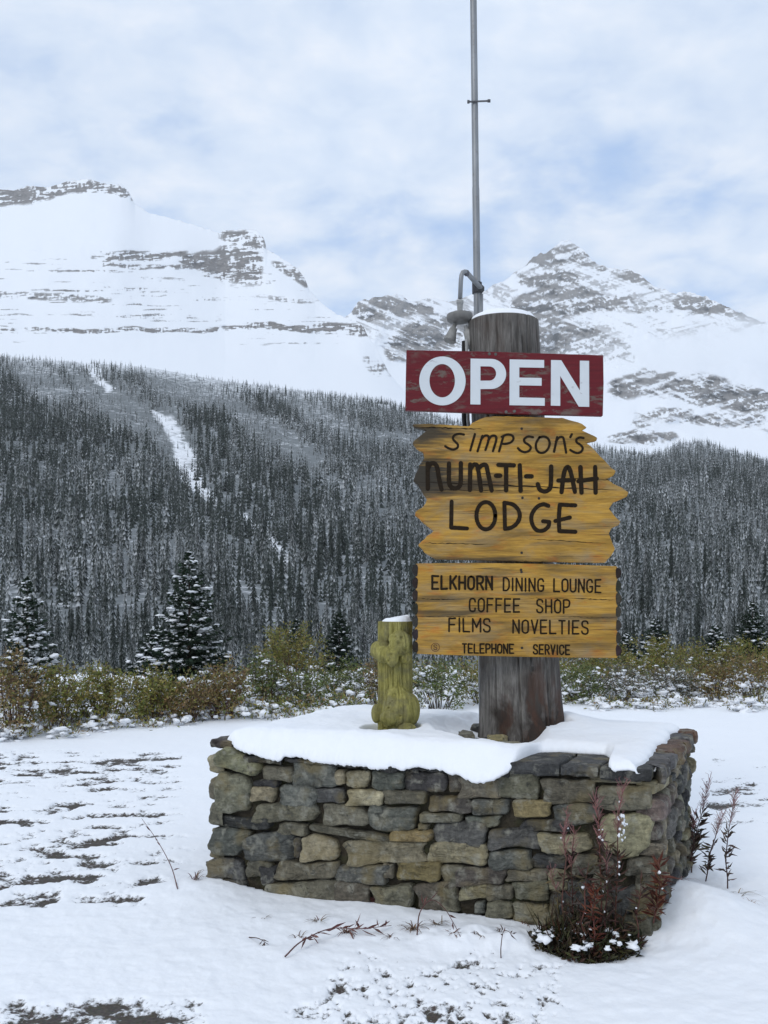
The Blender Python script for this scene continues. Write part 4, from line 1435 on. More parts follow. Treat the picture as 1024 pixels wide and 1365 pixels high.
# ---- OPEN
def build_open():
    d0 = 5.700
    to3 = crop_map(530, 455, 3.593, d0)
    root = thing('open_sign', to3((515, 345), d0 + 0.02), 'dark red painted board with big white letters reading OPEN', 'sign')
    bm = MB()
    out = [(43, 41), (200, 44), (330, 46), (520, 51), (700, 57), (860, 62), (986, 66), (988, 200), (984, 357), (800, 352), (640, 349), (450, 344), (300, 339), (38, 330), (40, 180)]
    prism_poly(bm, out, to3, d0, d0 + 0.04)
    board = bm.build('board', M['red'], root)
    bv = board.modifiers.new('bevel', 'BEVEL'); bv.width = 0.004; bv.segments = 2; bv.limit_method = 'ANGLE'
    lt = MB()
    yf, yb = d0 - 0.003, d0 + 0.001
    th = np.linspace(0, 2 * math.pi, 72, endpoint=False)
    outer = np.stack([215 + 111 * np.cos(th), 190 + 117 * np.sin(th)], -1)
    inner = np.stack([214 + 61 * np.cos(th), 189 + 80 * np.sin(th)], -1)
    strip_prism(lt, outer, inner, to3, yf, yb, True)
    # P: outline of stem + bowl as a strip from the bowl's outer to its inner line, then the stem
    a = np.linspace(-math.pi / 2, math.pi / 2, 24)
    bo = [(397, 84)] + [(447 + 73 * math.cos(x), 156.5 + 72 * math.sin(x)) for x in a] + [(397, 229)]
    bi = [(397, 120)] + [(440 + 32 * math.cos(x), 154.5 + 34 * math.sin(x)) for x in a] + [(397, 189)]
    strip_prism(lt, np.array(bo), np.array(bi), to3, yf, yb)
    prism_poly(lt, [(350, 83), (397, 84), (397, 303), (349, 302)], to3, yf, yb)
    prism_poly(lt, [(537, 87), (702, 90), (702, 127), (583, 125), (583, 174), (690, 176), (690, 213), (583, 211), (583, 269), (705, 272), (705, 309), (536, 306)], to3, yf, yb)
    prism_poly(lt, [(735, 90), (784, 91), (873, 236), (873, 93), (917, 94), (918, 314), (868, 313), (779, 166), (779, 309), (734, 308)], to3, yf, yb)
    lt.build('lettering', M['white'], board)
    nb = MB()
    for (x, y) in ((470, 62), (520, 338), (440, 60), (560, 335)):
        nb.lathe(to3((x, y), d0 - 0.004), (0, 1, 0), [(0, 0.006), (0.002, 0.009), (0.006, 0.009)], 10, (0.10, 0.09, 0.08))
    nb.build('screw_heads', M['fixture'], root)


build_open()


# ---- upper wooden sign
def build_lodge_sign():
    d0 = 5.715
    z1 = crop_map(530, 400, 2.7313, d0)
    root = thing('lodge_sign', z1((440, 955), d0 + 0.02), 'ragged edged yellow wooden lodge sign with hand carved dark letters', 'sign')
    out = [(55, 452), (110, 450), (200, 455), (262, 459), (270, 448), (290, 438), (320, 425), (400, 422), (470, 425), (540, 427), (600, 428), (640, 440), (672, 450), (690, 464), (672, 474), (700, 487), (728, 501),
           (725, 512), (688, 520), (715, 542), (740, 570), (765, 595), (796, 622), (786, 640), (762, 652), (800, 675), (842, 700), (836, 715), (810, 728), (785, 738), (770, 760), (790, 785),
           (813, 806), (805, 820), (780, 830), (770, 850), (780, 875), (793, 905), (780, 930), (757, 957), (600, 955), (400, 950), (250, 947), (140, 945), (100, 920), (75, 892), (88, 878), (132, 840), (100, 815),
           (64, 785), (66, 770), (90, 755), (108, 725), (85, 690), (58, 658), (66, 632), (80, 600), (98, 575), (95, 555), (70, 540), (55, 520), (75, 500), (106, 475), (62, 464)]
    # ragged fibres along the broken ends
    q = random.Random(3)
    rag = []
    for a, b in zip(out, out[1:] + out[:1]):
        L = math.hypot(b[0] - a[0], b[1] - a[1])
        n = max(1, int(L / 14))
        for k in range(n):
            t = k / n
            rag.append((a[0] + (b[0] - a[0]) * t + (q.uniform(-3.5, 3.5) if k else 0), a[1] + (b[1] - a[1]) * t + (q.uniform(-1.2, 1.2) if k else 0)))
    loc = np.array(root.location)

    def st(x, y, rx, ry, amt):
        p = np.array(z1((x, y), d0)) - loc
        s = d0 / F / 2.7313
        return (p[0], p[2], rx * s, ry * s, amt)
    mat = m_ochre([st(60, 640, 215, 100, 1.0), st(70, 485, 190, 60, 0.95), st(150, 675, 420, 42, 0.85), st(140, 950, 500, 26, 0.75), st(700, 500, 60, 20, 0.4), st(560, 440, 260, 14, 0.35)], 'yellow_stained_planks')
    bm = MB()
    prism_poly(bm, rag, z1, d0, d0 + 0.045)
    b = bm.build('board', mat, root)
    bv = b.modifiers.new('bevel', 'BEVEL'); bv.width = 0.005; bv.segments = 2; bv.limit_method = 'ANGLE'
    # open cracks between the planks
    cr = MB()
    q = random.Random(8)

    def crack(x0, y0, x1, y1, w):
        n = 26
        pts = [(x0 + (x1 - x0) * k / n, y0 + (y1 - y0) * k / n + q.uniform(-1.6, 1.6)) for k in range(n + 1)]
        ws = [w * (0.35 + q.random()) * min(1, 4 * min(k, n - k) / n + 0.12) for k in range(n + 1)]
        L = np.array([(a, b - h / 2) for (a, b), h in zip(pts, ws)]); Rr = np.array([(a, b + h / 2) for (a, b), h in zip(pts, ws)])
        strip_prism(cr, L, Rr, z1, d0 - 0.0006, d0 + 0.004)
    crack(65, 662, 800, 692, 4.5); crack(600, 648, 792, 655, 3); crack(90, 884, 330, 890, 3); crack(470, 868, 760, 886, 2.2); crack(110, 690, 420, 694, 3); crack(60, 462, 330, 470, 4)
    cr.build('cracks', M['dark'], b)
    lt = MB()
    k1 = crop_map(540, 550, 3.4133, d0); k2 = crop_map(540, 640, 3.4133, d0)
    S1 = [
        [(268, 100), (245, 97), (225, 103), (218, 118), (228, 132), (240, 145), (238, 160), (220, 168), (200, 163), (183, 153)],
        [(318, 98), (297, 172)],
        [(352, 106), (330, 176)], [(345, 124), (362, 106), (378, 107), (380, 126), (366, 170)], [(378, 128), (392, 108), (410, 106), (415, 124), (400, 175)],
        [(448, 106), (428, 176)], [(440, 110), (465, 100), (488, 105), (493, 120), (482, 135), (460, 142), (440, 142)],
        [(582, 112), (560, 109), (543, 120), (545, 135), (560, 145), (572, 158), (565, 173), (545, 180), (525, 173), (514, 162)],
        [(612, 112), (597, 138), (597, 165), (612, 182), (635, 180), (652, 162), (658, 138), (650, 118), (633, 109), (612, 112)],
        [(692, 112), (678, 178)], [(686, 132), (702, 113), (718, 113), (724, 130), (733, 182)],
        [(759, 98), (752, 112)],
        [(812, 116), (795, 113), (780, 122), (782, 136), (797, 146), (808, 160), (803, 176), (785, 184), (765, 178), (752, 170)]]
    S2 = [
        [(103, 232), (104, 346)], [(104, 255), (114, 236), (130, 231), (145, 246), (155, 300), (166, 350)],
        [(200, 232), (200, 310), (207, 335), (225, 345), (245, 338), (253, 315), (254, 230)],
        [(297, 236), (295, 352)], [(297, 258), (310, 239), (325, 238), (333, 262), (346, 354)], [(331, 258), (350, 240), (368, 240), (376, 268), (394, 354)],
        [(414, 287), (433, 287)], [(425, 238), (495, 240)], [(460, 240), (460, 354)], [(522, 240), (526, 356)], [(551, 290), (576, 290)],
        [(665, 245), (663, 328), (655, 350), (635, 359), (613, 350), (604, 326)],
        [(712, 362), (722, 282), (733, 252), (745, 250), (756, 280), (773, 360)], [(698, 309), (768, 307)],
        [(798, 248), (803, 364)], [(865, 248), (867, 364)], [(789, 312), (872, 300)]]
    S3 = [
        [(212, 98), (210, 215)], [(210, 216), (282, 220)],
        [(368 + 43 * math.cos(a), 162 + 62 * math.sin(a)) for a in np.linspace(0, 2 * math.pi, 17)],
        [(452, 103), (455, 222)], [(452, 103), (490, 111), (515, 135), (522, 165), (510, 195), (485, 215), (455, 222)],
        [(652, 117), (628, 110), (598, 124), (576, 160), (579, 200), (600, 228), (630, 229), (652, 211), (656, 190)], [(656, 190), (628, 187)],
        [(775, 115), (706, 112)], [(704, 112), (700, 175), (702, 232)], [(702, 232), (775, 235)], [(684, 186), (750, 170)]]
    k = 0
    for S, km, w in ((S1, k1, 10.5), (S2, k1, 20), (S3, k2, 18.5)):
        lt = MB()
        for pts in S:
            L, Rr = ribbon_outline(catmull(pts, 6) if len(pts) > 2 else [np.array(pts[0]) * (1 - t) + np.array(pts[1]) * t for t in np.linspace(0, 1, 9)], w, False, 0.05)
            strip_prism(lt, L, Rr, km, d0 - 0.0016 - 0.00022 * (k % 5), d0 + 0.003)
            k += 1
        lt.build('lettering', M['dark'], b)
    nb = MB()
    for (x, y) in ((452, 468), (452, 920), (455, 720), (515, 722)):
        nb.lathe(z1((x, y), d0 - 0.003), (0, 1, 0), [(0, 0.005), (0.002, 0.008), (0.005, 0.008)], 8, (0.02, 0.018, 0.015))
    nb.build('nail_heads', M['fixture'], root)


build_lodge_sign()

GLY = {
    'E': [[(1, 0), (0, 0)], [(0, 0), (0, 1)], [(0, 1), (1, 1)], [(0, .5), (.85, .5)]], 'L': [[(0, 0), (0, 1)], [(0, 1), (1, 1)]],
    'K': [[(0, 0), (0, 1)], [(1, 0), (.05, .6)], [(.35, .42), (1, 1)]], 'H': [[(0, 0), (0, 1)], [(1, 0), (1, 1)], [(0, .5), (1, .5)]],
    'O': [[(.5, 0), (.9, .1), (1, .3), (1, .7), (.9, .9), (.5, 1), (.1, .9), (0, .7), (0, .3), (.1, .1), (.5, 0)]],
    'R': [[(0, 0), (0, 1)], [(0, 0), (.6, 0), (.95, .12), (.95, .4), (.6, .52), (0, .52)], [(.5, .52), (1, 1)]],
    'N': [[(0, 1), (0, 0)], [(0, 0), (1, 1)], [(1, 1), (1, 0)]],
    'D': [[(0, 0), (0, 1)], [(0, 0), (.55, 0), (.95, .2), (1, .5), (.95, .8), (.55, 1), (0, 1)]],
    'I': [[(.5, 0), (.5, 1)]], 'U': [[(0, 0), (0, .7), (.12, .92), (.5, 1), (.88, .92), (1, .7), (1, 0)]],
    'G': [[(.97, .2), (.8, .04), (.5, 0), (.12, .08), (0, .3), (0, .7), (.12, .92), (.5, 1), (.88, .92), (1, .72), (1, .55)], [(1, .55), (.55, .55)]],
    'C': [[(1, .24), (.88, .06), (.5, 0), (.12, .08), (0, .3), (0, .7), (.12, .92), (.5, 1), (.88, .94), (1, .76)]],
    'F': [[(1, 0), (0, 0)], [(0, 0), (0, 1)], [(0, .48), (.85, .48)]],
    'S': [[(.97, .2), (.85, .05), (.5, 0), (.12, .06), (.02, .24), (.15, .42), (.5, .5), (.88, .6), (1, .78), (.86, .95), (.5, 1), (.12, .94), (0, .8)]],
    'P': [[(0, 0), (0, 1)], [(0, 0), (.6, 0), (.97, .12), (.97, .42), (.6, .54), (0, .54)]],
    'M': [[(0, 1), (0, 0)], [(0, 0), (.5, .65)], [(.5, .65), (1, 0)], [(1, 0), (1, 1)]],
    'V': [[(0, 0), (.5, 1)], [(.5, 1), (1, 0)]], 'T': [[(0, 0), (1, 0)], [(.5, 0), (.5, 1)]],
}


def build_lounge_sign():
    d0 = 5.713
    z1 = crop_map(530, 400, 2.7313, d0)
    k3 = crop_map(540, 745, 3.4133, d0)
    root = thing('services_sign', z1((440, 1300), d0 + 0.02), 'rectangular yellow wooden sign listing dining lounge, coffee shop and telephone', 'sign')
    out = [(66, 20), (300, 18), (500, 20), (700, 24), (960, 33)]
    # scalloped ends: right going down, left going up
    right, left = [], []
    for k in range(7):
        y0 = 36 + k * 59
        right += [(966, y0), (973, y0 + 14), (974, y0 + 34), (970, y0 + 50)]
    for k in range(7):
        y0 = 418 - k * 58
        left += [(52, y0), (44, y0 - 14), (44, y0 - 34), (50, y0 - 48)]
    bottom = [(964, 452), (800, 450), (600, 447), (400, 443), (200, 438), (54, 432)]
    loc = np.array(root.location)
    s = d0 / F / 3.4133

    def st(x, y, rx, ry, amt):
        p = np.array(k3((x, y), d0)) - loc
        return (p[0], p[2], rx * s, ry * s, amt)
    mat = m_ochre([st(100, 180, 210, 20, 0.6), st(180, 245, 260, 22, 0.75), st(900, 262, 200, 18, 0.55), st(560, 160, 160, 9, 0.7), st(300, 290, 300, 12, 0.4), st(850, 395, 250, 22, 0.5)], 'yellow_stained_plank_board')
    bm = MB()
    prism_poly(bm, out + right + bottom + left, k3, d0, d0 + 0.045)
    b = bm.build('board', mat, root)
    bv = b.modifiers.new('bevel', 'BEVEL'); bv.width = 0.004; bv.segments = 2; bv.limit_method = 'ANGLE'
    # the dark bark left on both ends
    bk = [MB(), MB()]
    for side in (0, 1):
        for k in range(7):
            y0 = (22 + 58.5 * k) if side == 0 else (36 + 59 * k)
            cxp = 47 if side == 0 else 971
            sg = -1 if side == 0 else 1
            pts = [(cxp - sg * 13, y0 + 2), (cxp + sg * 5, y0 + 5), (cxp + sg * 15, y0 + 18), (cxp + sg * 16, y0 + 34), (cxp + sg * 8, y0 + 50), (cxp - sg * 13, y0 + 57)]
            pts = chaikin([(a, b_) for a, b_ in pts], 1, 0.25)
            wv_ = random.Random(k + 20 * side)
            pts = [((p[0] - cxp) * wv_.uniform(0.75, 1.0) + cxp, p[1] + wv_.uniform(-3, 3)) for p in pts]
            prism_poly(bk[side], pts, k3, d0 - 0.002 + 0.001 * (k % 2), d0 + 0.04, jit((0.036, 0.029, 0.024), wv_, 0.4))
    for m_ in bk: m_.build('bark_edging', M['bark'], root)
    cr = MB()
    q = random.Random(18)

    def crack(x0, y0, x1, y1, w):
        n = 26
        pts = [(x0 + (x1 - x0) * k / n, y0 + (y1 - y0) * k / n + q.uniform(-1.4, 1.4)) for k in range(n + 1)]
        ws = [w * (0.3 + q.random()) * min(1, 4 * min(k, n - k) / n + 0.1) for k in range(n + 1)]
        strip_prism(cr, np.array([(a, b_ - h / 2) for (a, b_), h in zip(pts, ws)]), np.array([(a, b_ + h / 2) for (a, b_), h in zip(pts, ws)]), k3, d0 - 0.0006, d0 + 0.004)
    crack(760, 180, 960, 187, 4); crack(55, 182, 230, 184, 4); crack(560, 178, 760, 181, 2); crack(60, 262, 330, 264, 3); crack(700, 262, 960, 268, 2.5)
    cr.build('cracks', M['dark'], b)
    lt = MB()
    words = [('ELKHORN', 124, 396, 78, 136, 3, 10.0), ('DINING', 448, 630, 87, 143, 5, 7.6), ('LOUNGE', 678, 890, 91, 148, 5, 7.6), ('COFFEE', 294, 520, 180, 239, 3, 7.6), ('SHOP', 600, 748, 185, 244, 3, 7.6),
             ('FILMS', 201, 386, 271, 330, 2, 7.6), ('NOVELTIES', 492, 832, 278, 337, 5, 7.6), ('TELEPHONE', 262, 493, 387, 427, 2, 7.2), ('SERVICE', 585, 748, 391, 432, 3, 7.2)]
    j = 0
    for wi, (wd, x0, x1, y0, y1, sl, sw) in enumerate(words):
        if wi:
            lt.build('lettering', M['dark'], b); lt = MB()
        wid = [0.22 if ch == 'I' else (1.25 if ch == 'M' else 1.0) for ch in wd]
        gap = 0.55
        tot = sum(wid) + gap * (len(wd) - 1)
        x = x0
        for ch, wl in zip(wd, wid):
            lw = wl / tot * (x1 - x0)
            for stx in GLY[ch]:
                off = sl * (x - x0) / max(x1 - x0, 1)
                pts = [(x + a * lw + rnd.uniform(-0.7, 0.7), y0 + b_ * (y1 - y0) + off + rnd.uniform(-0.7, 0.7)) for a, b_ in stx]
                pl = catmull(pts, 4) if len(pts) > 4 else ([np.array(pts[0]) * (1 - t) + np.array(pts[1]) * t for t in np.linspace(0, 1, 7)] if len(pts) == 2 else catmull(pts, 4))
                L, Rr = ribbon_outline(pl, sw, False, 0.06)
                strip_prism(lt, L, Rr, k3, d0 - 0.0016 - 0.0002 * (j % 6), d0 + 0.003)
                j += 1
            x += lw + gap / tot * (x1 - x0)
    lt.build('lettering', M['dark'], b)
    mk = MB()
    th = np.linspace(0, 2 * math.pi, 32, endpoint=False)
    strip_prism(mk, np.stack([138 + 20 * np.cos(th), 402 + 20 * np.sin(th)], -1), np.stack([138 + 17.4 * np.cos(th), 402 + 17.4 * np.sin(th)], -1), k3, d0 - 0.0014, d0 + 0.003, True, (0.10, 0.035, 0.015))
    L, Rr = ribbon_outline(catmull([(131 + a * 14, 391 + b_ * 22) for a, b_ in GLY['S'][0]], 4), 3.6)
    strip_prism(mk, L, Rr, k3, d0 - 0.0014, d0 + 0.003, False, (0.07, 0.028, 0.015))
    mk.build('round_mark', M['fixture'], b)
    nb = MB()
    for (x, y) in ((530, 60), (532, 405), (528, 50)):
        nb.lathe(k3((x, y), d0 - 0.003), (0, 1, 0), [(0, 0.005), (0.002, 0.008), (0.005, 0.008)], 8, (0.03, 0.025, 0.02))
    nb.build('nail_heads', M['fixture'], root)


build_lounge_sign()


# ------------------------------------------------------------------ mast, conduit lamp
def build_mast():
    d = 6.28
    b = P(638, 560, d); root = thing('metal_mast', (b[0], b[1], 0.78), 'tall thin galvanised metal mast rising behind the log post', 'mast')
    mb = MB()
    p0, p1 = P(637, 460, d), P(630.8, -30, d)
    dv = (p1 - p0) / (p1[2] - p0[2])
    pts = [p0 + dv * (z - p0[2]) for z in (0.79, 2.0, 3.2, 4.3, 4.32, 5.6, 7.2)]
    mb.tube(pts, [0.023, 0.023, 0.023, 0.023, 0.0215, 0.0215, 0.0215], 16)
    mb.build('pole', M['metal'], root, True)
    cp = MB(); cp.lathe(pts[-1] - dv * 0.01, (0, 0, 1), [(0, 0.026), (0.03, 0.026), (0.045, 0.015), (0.05, 0.002)], 14)
    cp.build('end_cap', M['metal'], root, True)
    c = p0 + dv * (P(0, 138, d)[2] - p0[2])
    bt = MB()
    bt.tube([c + np.array([-0.045, -0.026, -0.002]), c + np.array([0.095, -0.026, 0.004])], 0.006, 8, (0.10, 0.10, 0.105))
    bt.lathe(c + np.array([0.08, -0.026, 0.004]), (1, 0, 0), [(0, 0.011), (0.018, 0.011)], 6, (0.08, 0.08, 0.085))
    bt.lathe(c + np.array([-0.05, -0.026, -0.002]), (1, 0, 0), [(0, 0.012), (0.014, 0.012)], 6, (0.08, 0.08, 0.085))
    bt.build('cross_bolt', M['fixture'], root)
    cl = MB()
    c = p0 + dv * (P(0, 384, d)[2] - p0[2])
    cl.lathe(c - dv * 0.035, dv, [(0, 0.032), (0.07, 0.032)], 14, (0.035, 0.035, 0.04))
    cl.build('pipe_clamp', M['fixture'], root)


build_mast()


def build_lamp():
    d = 6.16
    b = P(613, 430, d)
    root = thing('twin_floodlight', (b[0], b[1], b[2]), 'grey twin floodlight on a bent conduit arm beside the log top', 'floodlight')
    mb = MB()
    A = P(641, 470, d + 0.05); B = P(641.5, 392, d + 0.05)
    C = P(641, 384, d + 0.03); Dd = P(623, 364, d - 0.08); E = P(617, 363, d - 0.1); G = P(614.5, 374, d - 0.1); H = P(613.5, 398, d - 0.1)
    mb.tube([A, B], 0.0135, 12)
    mb.tube([C, Dd], 0.0155, 12)
    mb.tube([Dd, P(619.5, 362, d - 0.095), E, P(615.3, 367, d - 0.1), G, H], 0.014, 12)
    mb.build('conduit_arm', M['metal'], root, True)
    for k in range(3):
        fb = MB()
        if k == 0: fb.blob(P(641, 385, d + 0.04), (0.024, 0.024, 0.026), 3, (0.05, 0.05, 0.052), 0.05, 12, 8)
        if k == 1: fb.blob(P(622, 364, d - 0.08), (0.020, 0.020, 0.020), 5, (0.10, 0.10, 0.11), 0.05, 12, 8)
        if k == 2: fb.lathe(P(613.3, 400, d - 0.1), (0, 0, -1), [(0, 0.016), (0.004, 0.022), (0.02, 0.022), (0.024, 0.0185), (0.07, 0.0175), (0.08, 0.02)], 14, (0.30, 0.30, 0.29))
        fb.build('pipe_fitting', M['fixture'], root, True)
    jb = MB()
    jb.lathe(P(612.5, 416, d - 0.1), (0.05, 0, -1), [(0, 0.02), (0.004, 0.055), (0.012, 0.078), (0.03, 0.082), (0.05, 0.078), (0.062, 0.06), (0.068, 0.03)], 24, (0.17, 0.165, 0.155))
    jbo = jb.build('junction_box', M['fixture'], root, True)
    for k, (p, ax, L) in enumerate(((P(606, 434, d - 0.11), (-0.32, -0.2, -1), 0.11), (P(621, 436, d - 0.11), (0.42, 0.1, -1), 0.13))):
        h = MB()
        prof = [(-0.01, 0.013), (0.02, 0.013), (0.024, 0.024), (0.05, 0.027), (L - 0.004, 0.040), (L, 0.036)] if k == 0 else [(-0.01, 0.013), (0.02, 0.014), (0.024, 0.026), (0.07, 0.034), (L - 0.004, 0.046), (L, 0.042)]
        h.lathe(p, ax, prof, 18, (0.24, 0.235, 0.22) if k == 0 else (0.34, 0.335, 0.32))
        h.build('lamp_holder', M['fixture'], jbo, True)
    # thin cable pipe that runs down the log's left side behind the boards
    w = thing('cable_conduit', tuple(P(640, 850, 6.0)), 'thin conduit running down the left side of the log behind the boards', 'conduit')
    cb = MB()
    cb.tube([P(622, 452, 5.99), P(622.5, 470, 5.985), P(624, 560, 5.97), P(636, 700, 5.97), P(655, 860, 6.0)], 0.0105, 10, (0.30, 0.30, 0.29))
    cb.build('pipe', M['fixture'], w, True)
    st_ = MB()
    st_.tube([P(619, 455, 6.02), P(619, 560, 6.0), P(640, 700, 5.99), P(656, 850, 6.02)], 0.016, 8, (0.018, 0.016, 0.015))
    st_.build('dark_cable', M['fixture'], w, True)


build_lamp()


# ------------------------------------------------------------------ carved post
def build_carving():
    cxp, cyp = POSTC
    z0, z1 = 0.815, 1.528
    root = thing('carved_post', (cxp, cyp, z0), 'short yellow green painted wooden post carved with a clinging animal', 'carving')
    nz, nt_ = 260, 240
    zz = np.linspace(z0 - 0.01, z1, nz); th = np.linspace(0, 2 * math.pi, nt_, endpoint=False)
    Z, T = np.meshgrid(zz, th, indexing='ij')
    dx, dy = np.cos(T), np.sin(T)
    base = 0.103 + 0.006 * (fbm(np.cos(T) * 2, np.sin(T) * 2 + Z * 2, 601, 3) - 0.5) - 0.010 * sstep(0.66, 0.86, ridged(np.cos(T) * 3.5 + 4, np.sin(T) * 3.5 + Z * 0.5, 603, 3))
    r = base

    def ball(u, v, rp, cy, sx=1.0, sz=1.0, k=0.02):
        nonlocal r
        s = rp / F * 5.8
        c = P(u, v, cyp + cy)
        ox, oz = c[0] - cxp, c[2]
        # ellipsoid with radii s*sx, s*sx, s*sz, met by the radial ray
        hz = 1 - ((Z - oz) / (s * sz)) ** 2
        along = ox * dx + cy * dy
        perp2 = ox ** 2 + cy ** 2 - along ** 2
        q = (s * sx) ** 2 * np.maximum(hz, 0) - perp2
        rr = np.where((q > 0) & (hz > 0) & (along > 0), along + np.sqrt(np.maximum(q, 0)), 0)
        # smooth maximum
        hh = np.clip(0.5 + 0.5 * (rr - r) / k, 0, 1)
        r = r + (rr - r) * hh + k * hh * (1 - hh)
    ball(506, 867, 12, -0.062, 1.0, 1.1, 0.005)     # paw on the left
    ball(513, 872, 12, -0.090, 1.0, 1.0, 0.004)
    ball(533, 858, 16, -0.098, 1.0, 1.1, 0.004)     # head
    ball(523, 876, 10, -0.145, 0.9, 1.35, 0.003)       # muzzle hanging down
    ball(540, 875, 8.5, -0.095, 1.0, 1.1, 0.006)
    ball(529, 931, 15, -0.085, 1.0, 1.2, 0.012)       # back
    ball(533, 947, 23, -0.085, 1.0, 1.22, 0.012)       # haunch
    ball(547, 946, 13, -0.040, 1.0, 1.7, 0.012)
    ball(518, 957, 11, -0.165, 1.0, 0.95, 0.003)       # knee
    ball(543, 972, 10, -0.165, 1.25, 0.8, 0.003)       # foot
    ball(502.5, 951, 7, -0.020, 1.0, 1.9, 0.004)         # arm at the left edge
    # tool marks: eyes, nose and rows of little gouges
    for (u, v, rp, dep) in [(527.5, 849, 1.9, .014), (536, 850, 2.1, .014), (531.5, 857, 2.6, .012), (517, 857, 2.6, .016), (521, 872, 1.9, .012), (518, 880, 1.4, .01), (540, 866, 1.8, .01),
                            (525, 927, 3.2, .016), (528, 932, 1.4, .010), (520, 937, 1.3, .010), (518, 943, 1.3, .010), (517, 949, 1.3, .010), (523, 934, 1.2, .008), (534, 953, 1.0, .008), (535, 967, 2.6, .016), (513, 973, 2.2, .016), (524, 968, 2.0, .014)]:
        c = P(u, v, cyp - 0.12)
        pu = cxp + r * dx
        g = np.exp(-(((pu - c[0]) / (rp / F * 5.8)) ** 2 + ((Z - c[2]) / (rp / F * 5.8)) ** 2)) * (dy < 0)
        r = r - dep * 1.3 * g
    r = r + 0.009 * (fbm(np.cos(T) * 9, np.sin(T) * 9 + Z * 14, 611, 4) - 0.5) + 0.008 * (fbm(np.cos(T) * 5, np.sin(T) * 5 + Z * 5, 613, 3) - 0.5) - 0.010 * sstep(0.74, 0.9, ridged(np.cos(T) * 6 + 2, np.sin(T) * 6 + Z * 2.5, 617, 3))
    V = np.stack([cxp + r * dx, cyp + r * dy, Z], -1).reshape(-1, 3)
    c = len(V)
    V = np.vstack([V, [[cxp, cyp, z1]]])
    faces = [tuple(f) for f in grid_faces(nz, nt_, True).tolist()] + [((nz - 1) * nt_ + k, (nz - 1) * nt_ + (k + 1) % nt_, c) for k in range(nt_)]
    mesh('carved_trunk', V, faces, M['carved'], root, True)
    # wedge of snow on top, deeper on the right
    Rr, T2 = np.meshgrid(np.linspace(0, 1, 16), np.linspace(0, 2 * math.pi, 60, endpoint=False), indexing='ij')
    ex = 0.088 + 0.008 * (fbm(np.cos(T2) * 3, np.sin(T2) * 3, 621, 3) - 0.5)
    X = Rr * ex * np.cos(T2); Y = Rr * ex * np.sin(T2)
    Zs = z1 - 0.004 + np.clip(0.016 + (X + 0.09) * 0.16, 0, 1) * np.minimum(1, np.sqrt(np.maximum(1 - Rr ** 2, 0)) * 1.6) * (1 + 0.4 * (fbm(X * 30, Y * 30, 623, 3) - 0.5))
    mesh('snow_cap', np.stack([cxp + X + 0.008, cyp + Y, Zs], -1).reshape(-1, 3), grid_faces(16, 60, True), M['snow'], root, True)
    sl = MB()
    a = [(cxp + 0.155 * math.cos(t) - 0.03, cyp - 0.055 + 0.15 * math.sin(t)) for t in np.linspace(0, 6.283, 9)[:-1]]
    slab(sl, a, 0.78, z0 + 0.006, (0.085, 0.08, 0.062), 900, 0.006, 3)
    o = sl.build('flat_stone', M['stone'], None)
    tag(o, 'flat grey stone slab under the yellow green carved post', 'stone')


build_carving()


# ------------------------------------------------------------------ plants
def leafquad(mb, p, dirv, L, w, c, q, fold=0.0):
    """a pointed leaf from p along dirv"""
    d = np.asarray(dirv, float); d /= np.linalg.norm(d) + 1e-9
    s = np.cross(d, [q.gauss(0, 1), q.gauss(0, 1), q.gauss(0, 1)]); s /= np.linalg.norm(s) + 1e-9
    n = np.cross(d, s)
    p = np.asarray(p, float)
    V = [p, p + d * L * 0.45 + s * w / 2 + n * fold, p + d * L - n * fold * 1.5, p + d * L * 0.45 - s * w / 2 + n * fold]
    mb.add(V, [(0, 1, 2), (0, 2, 3)], c)


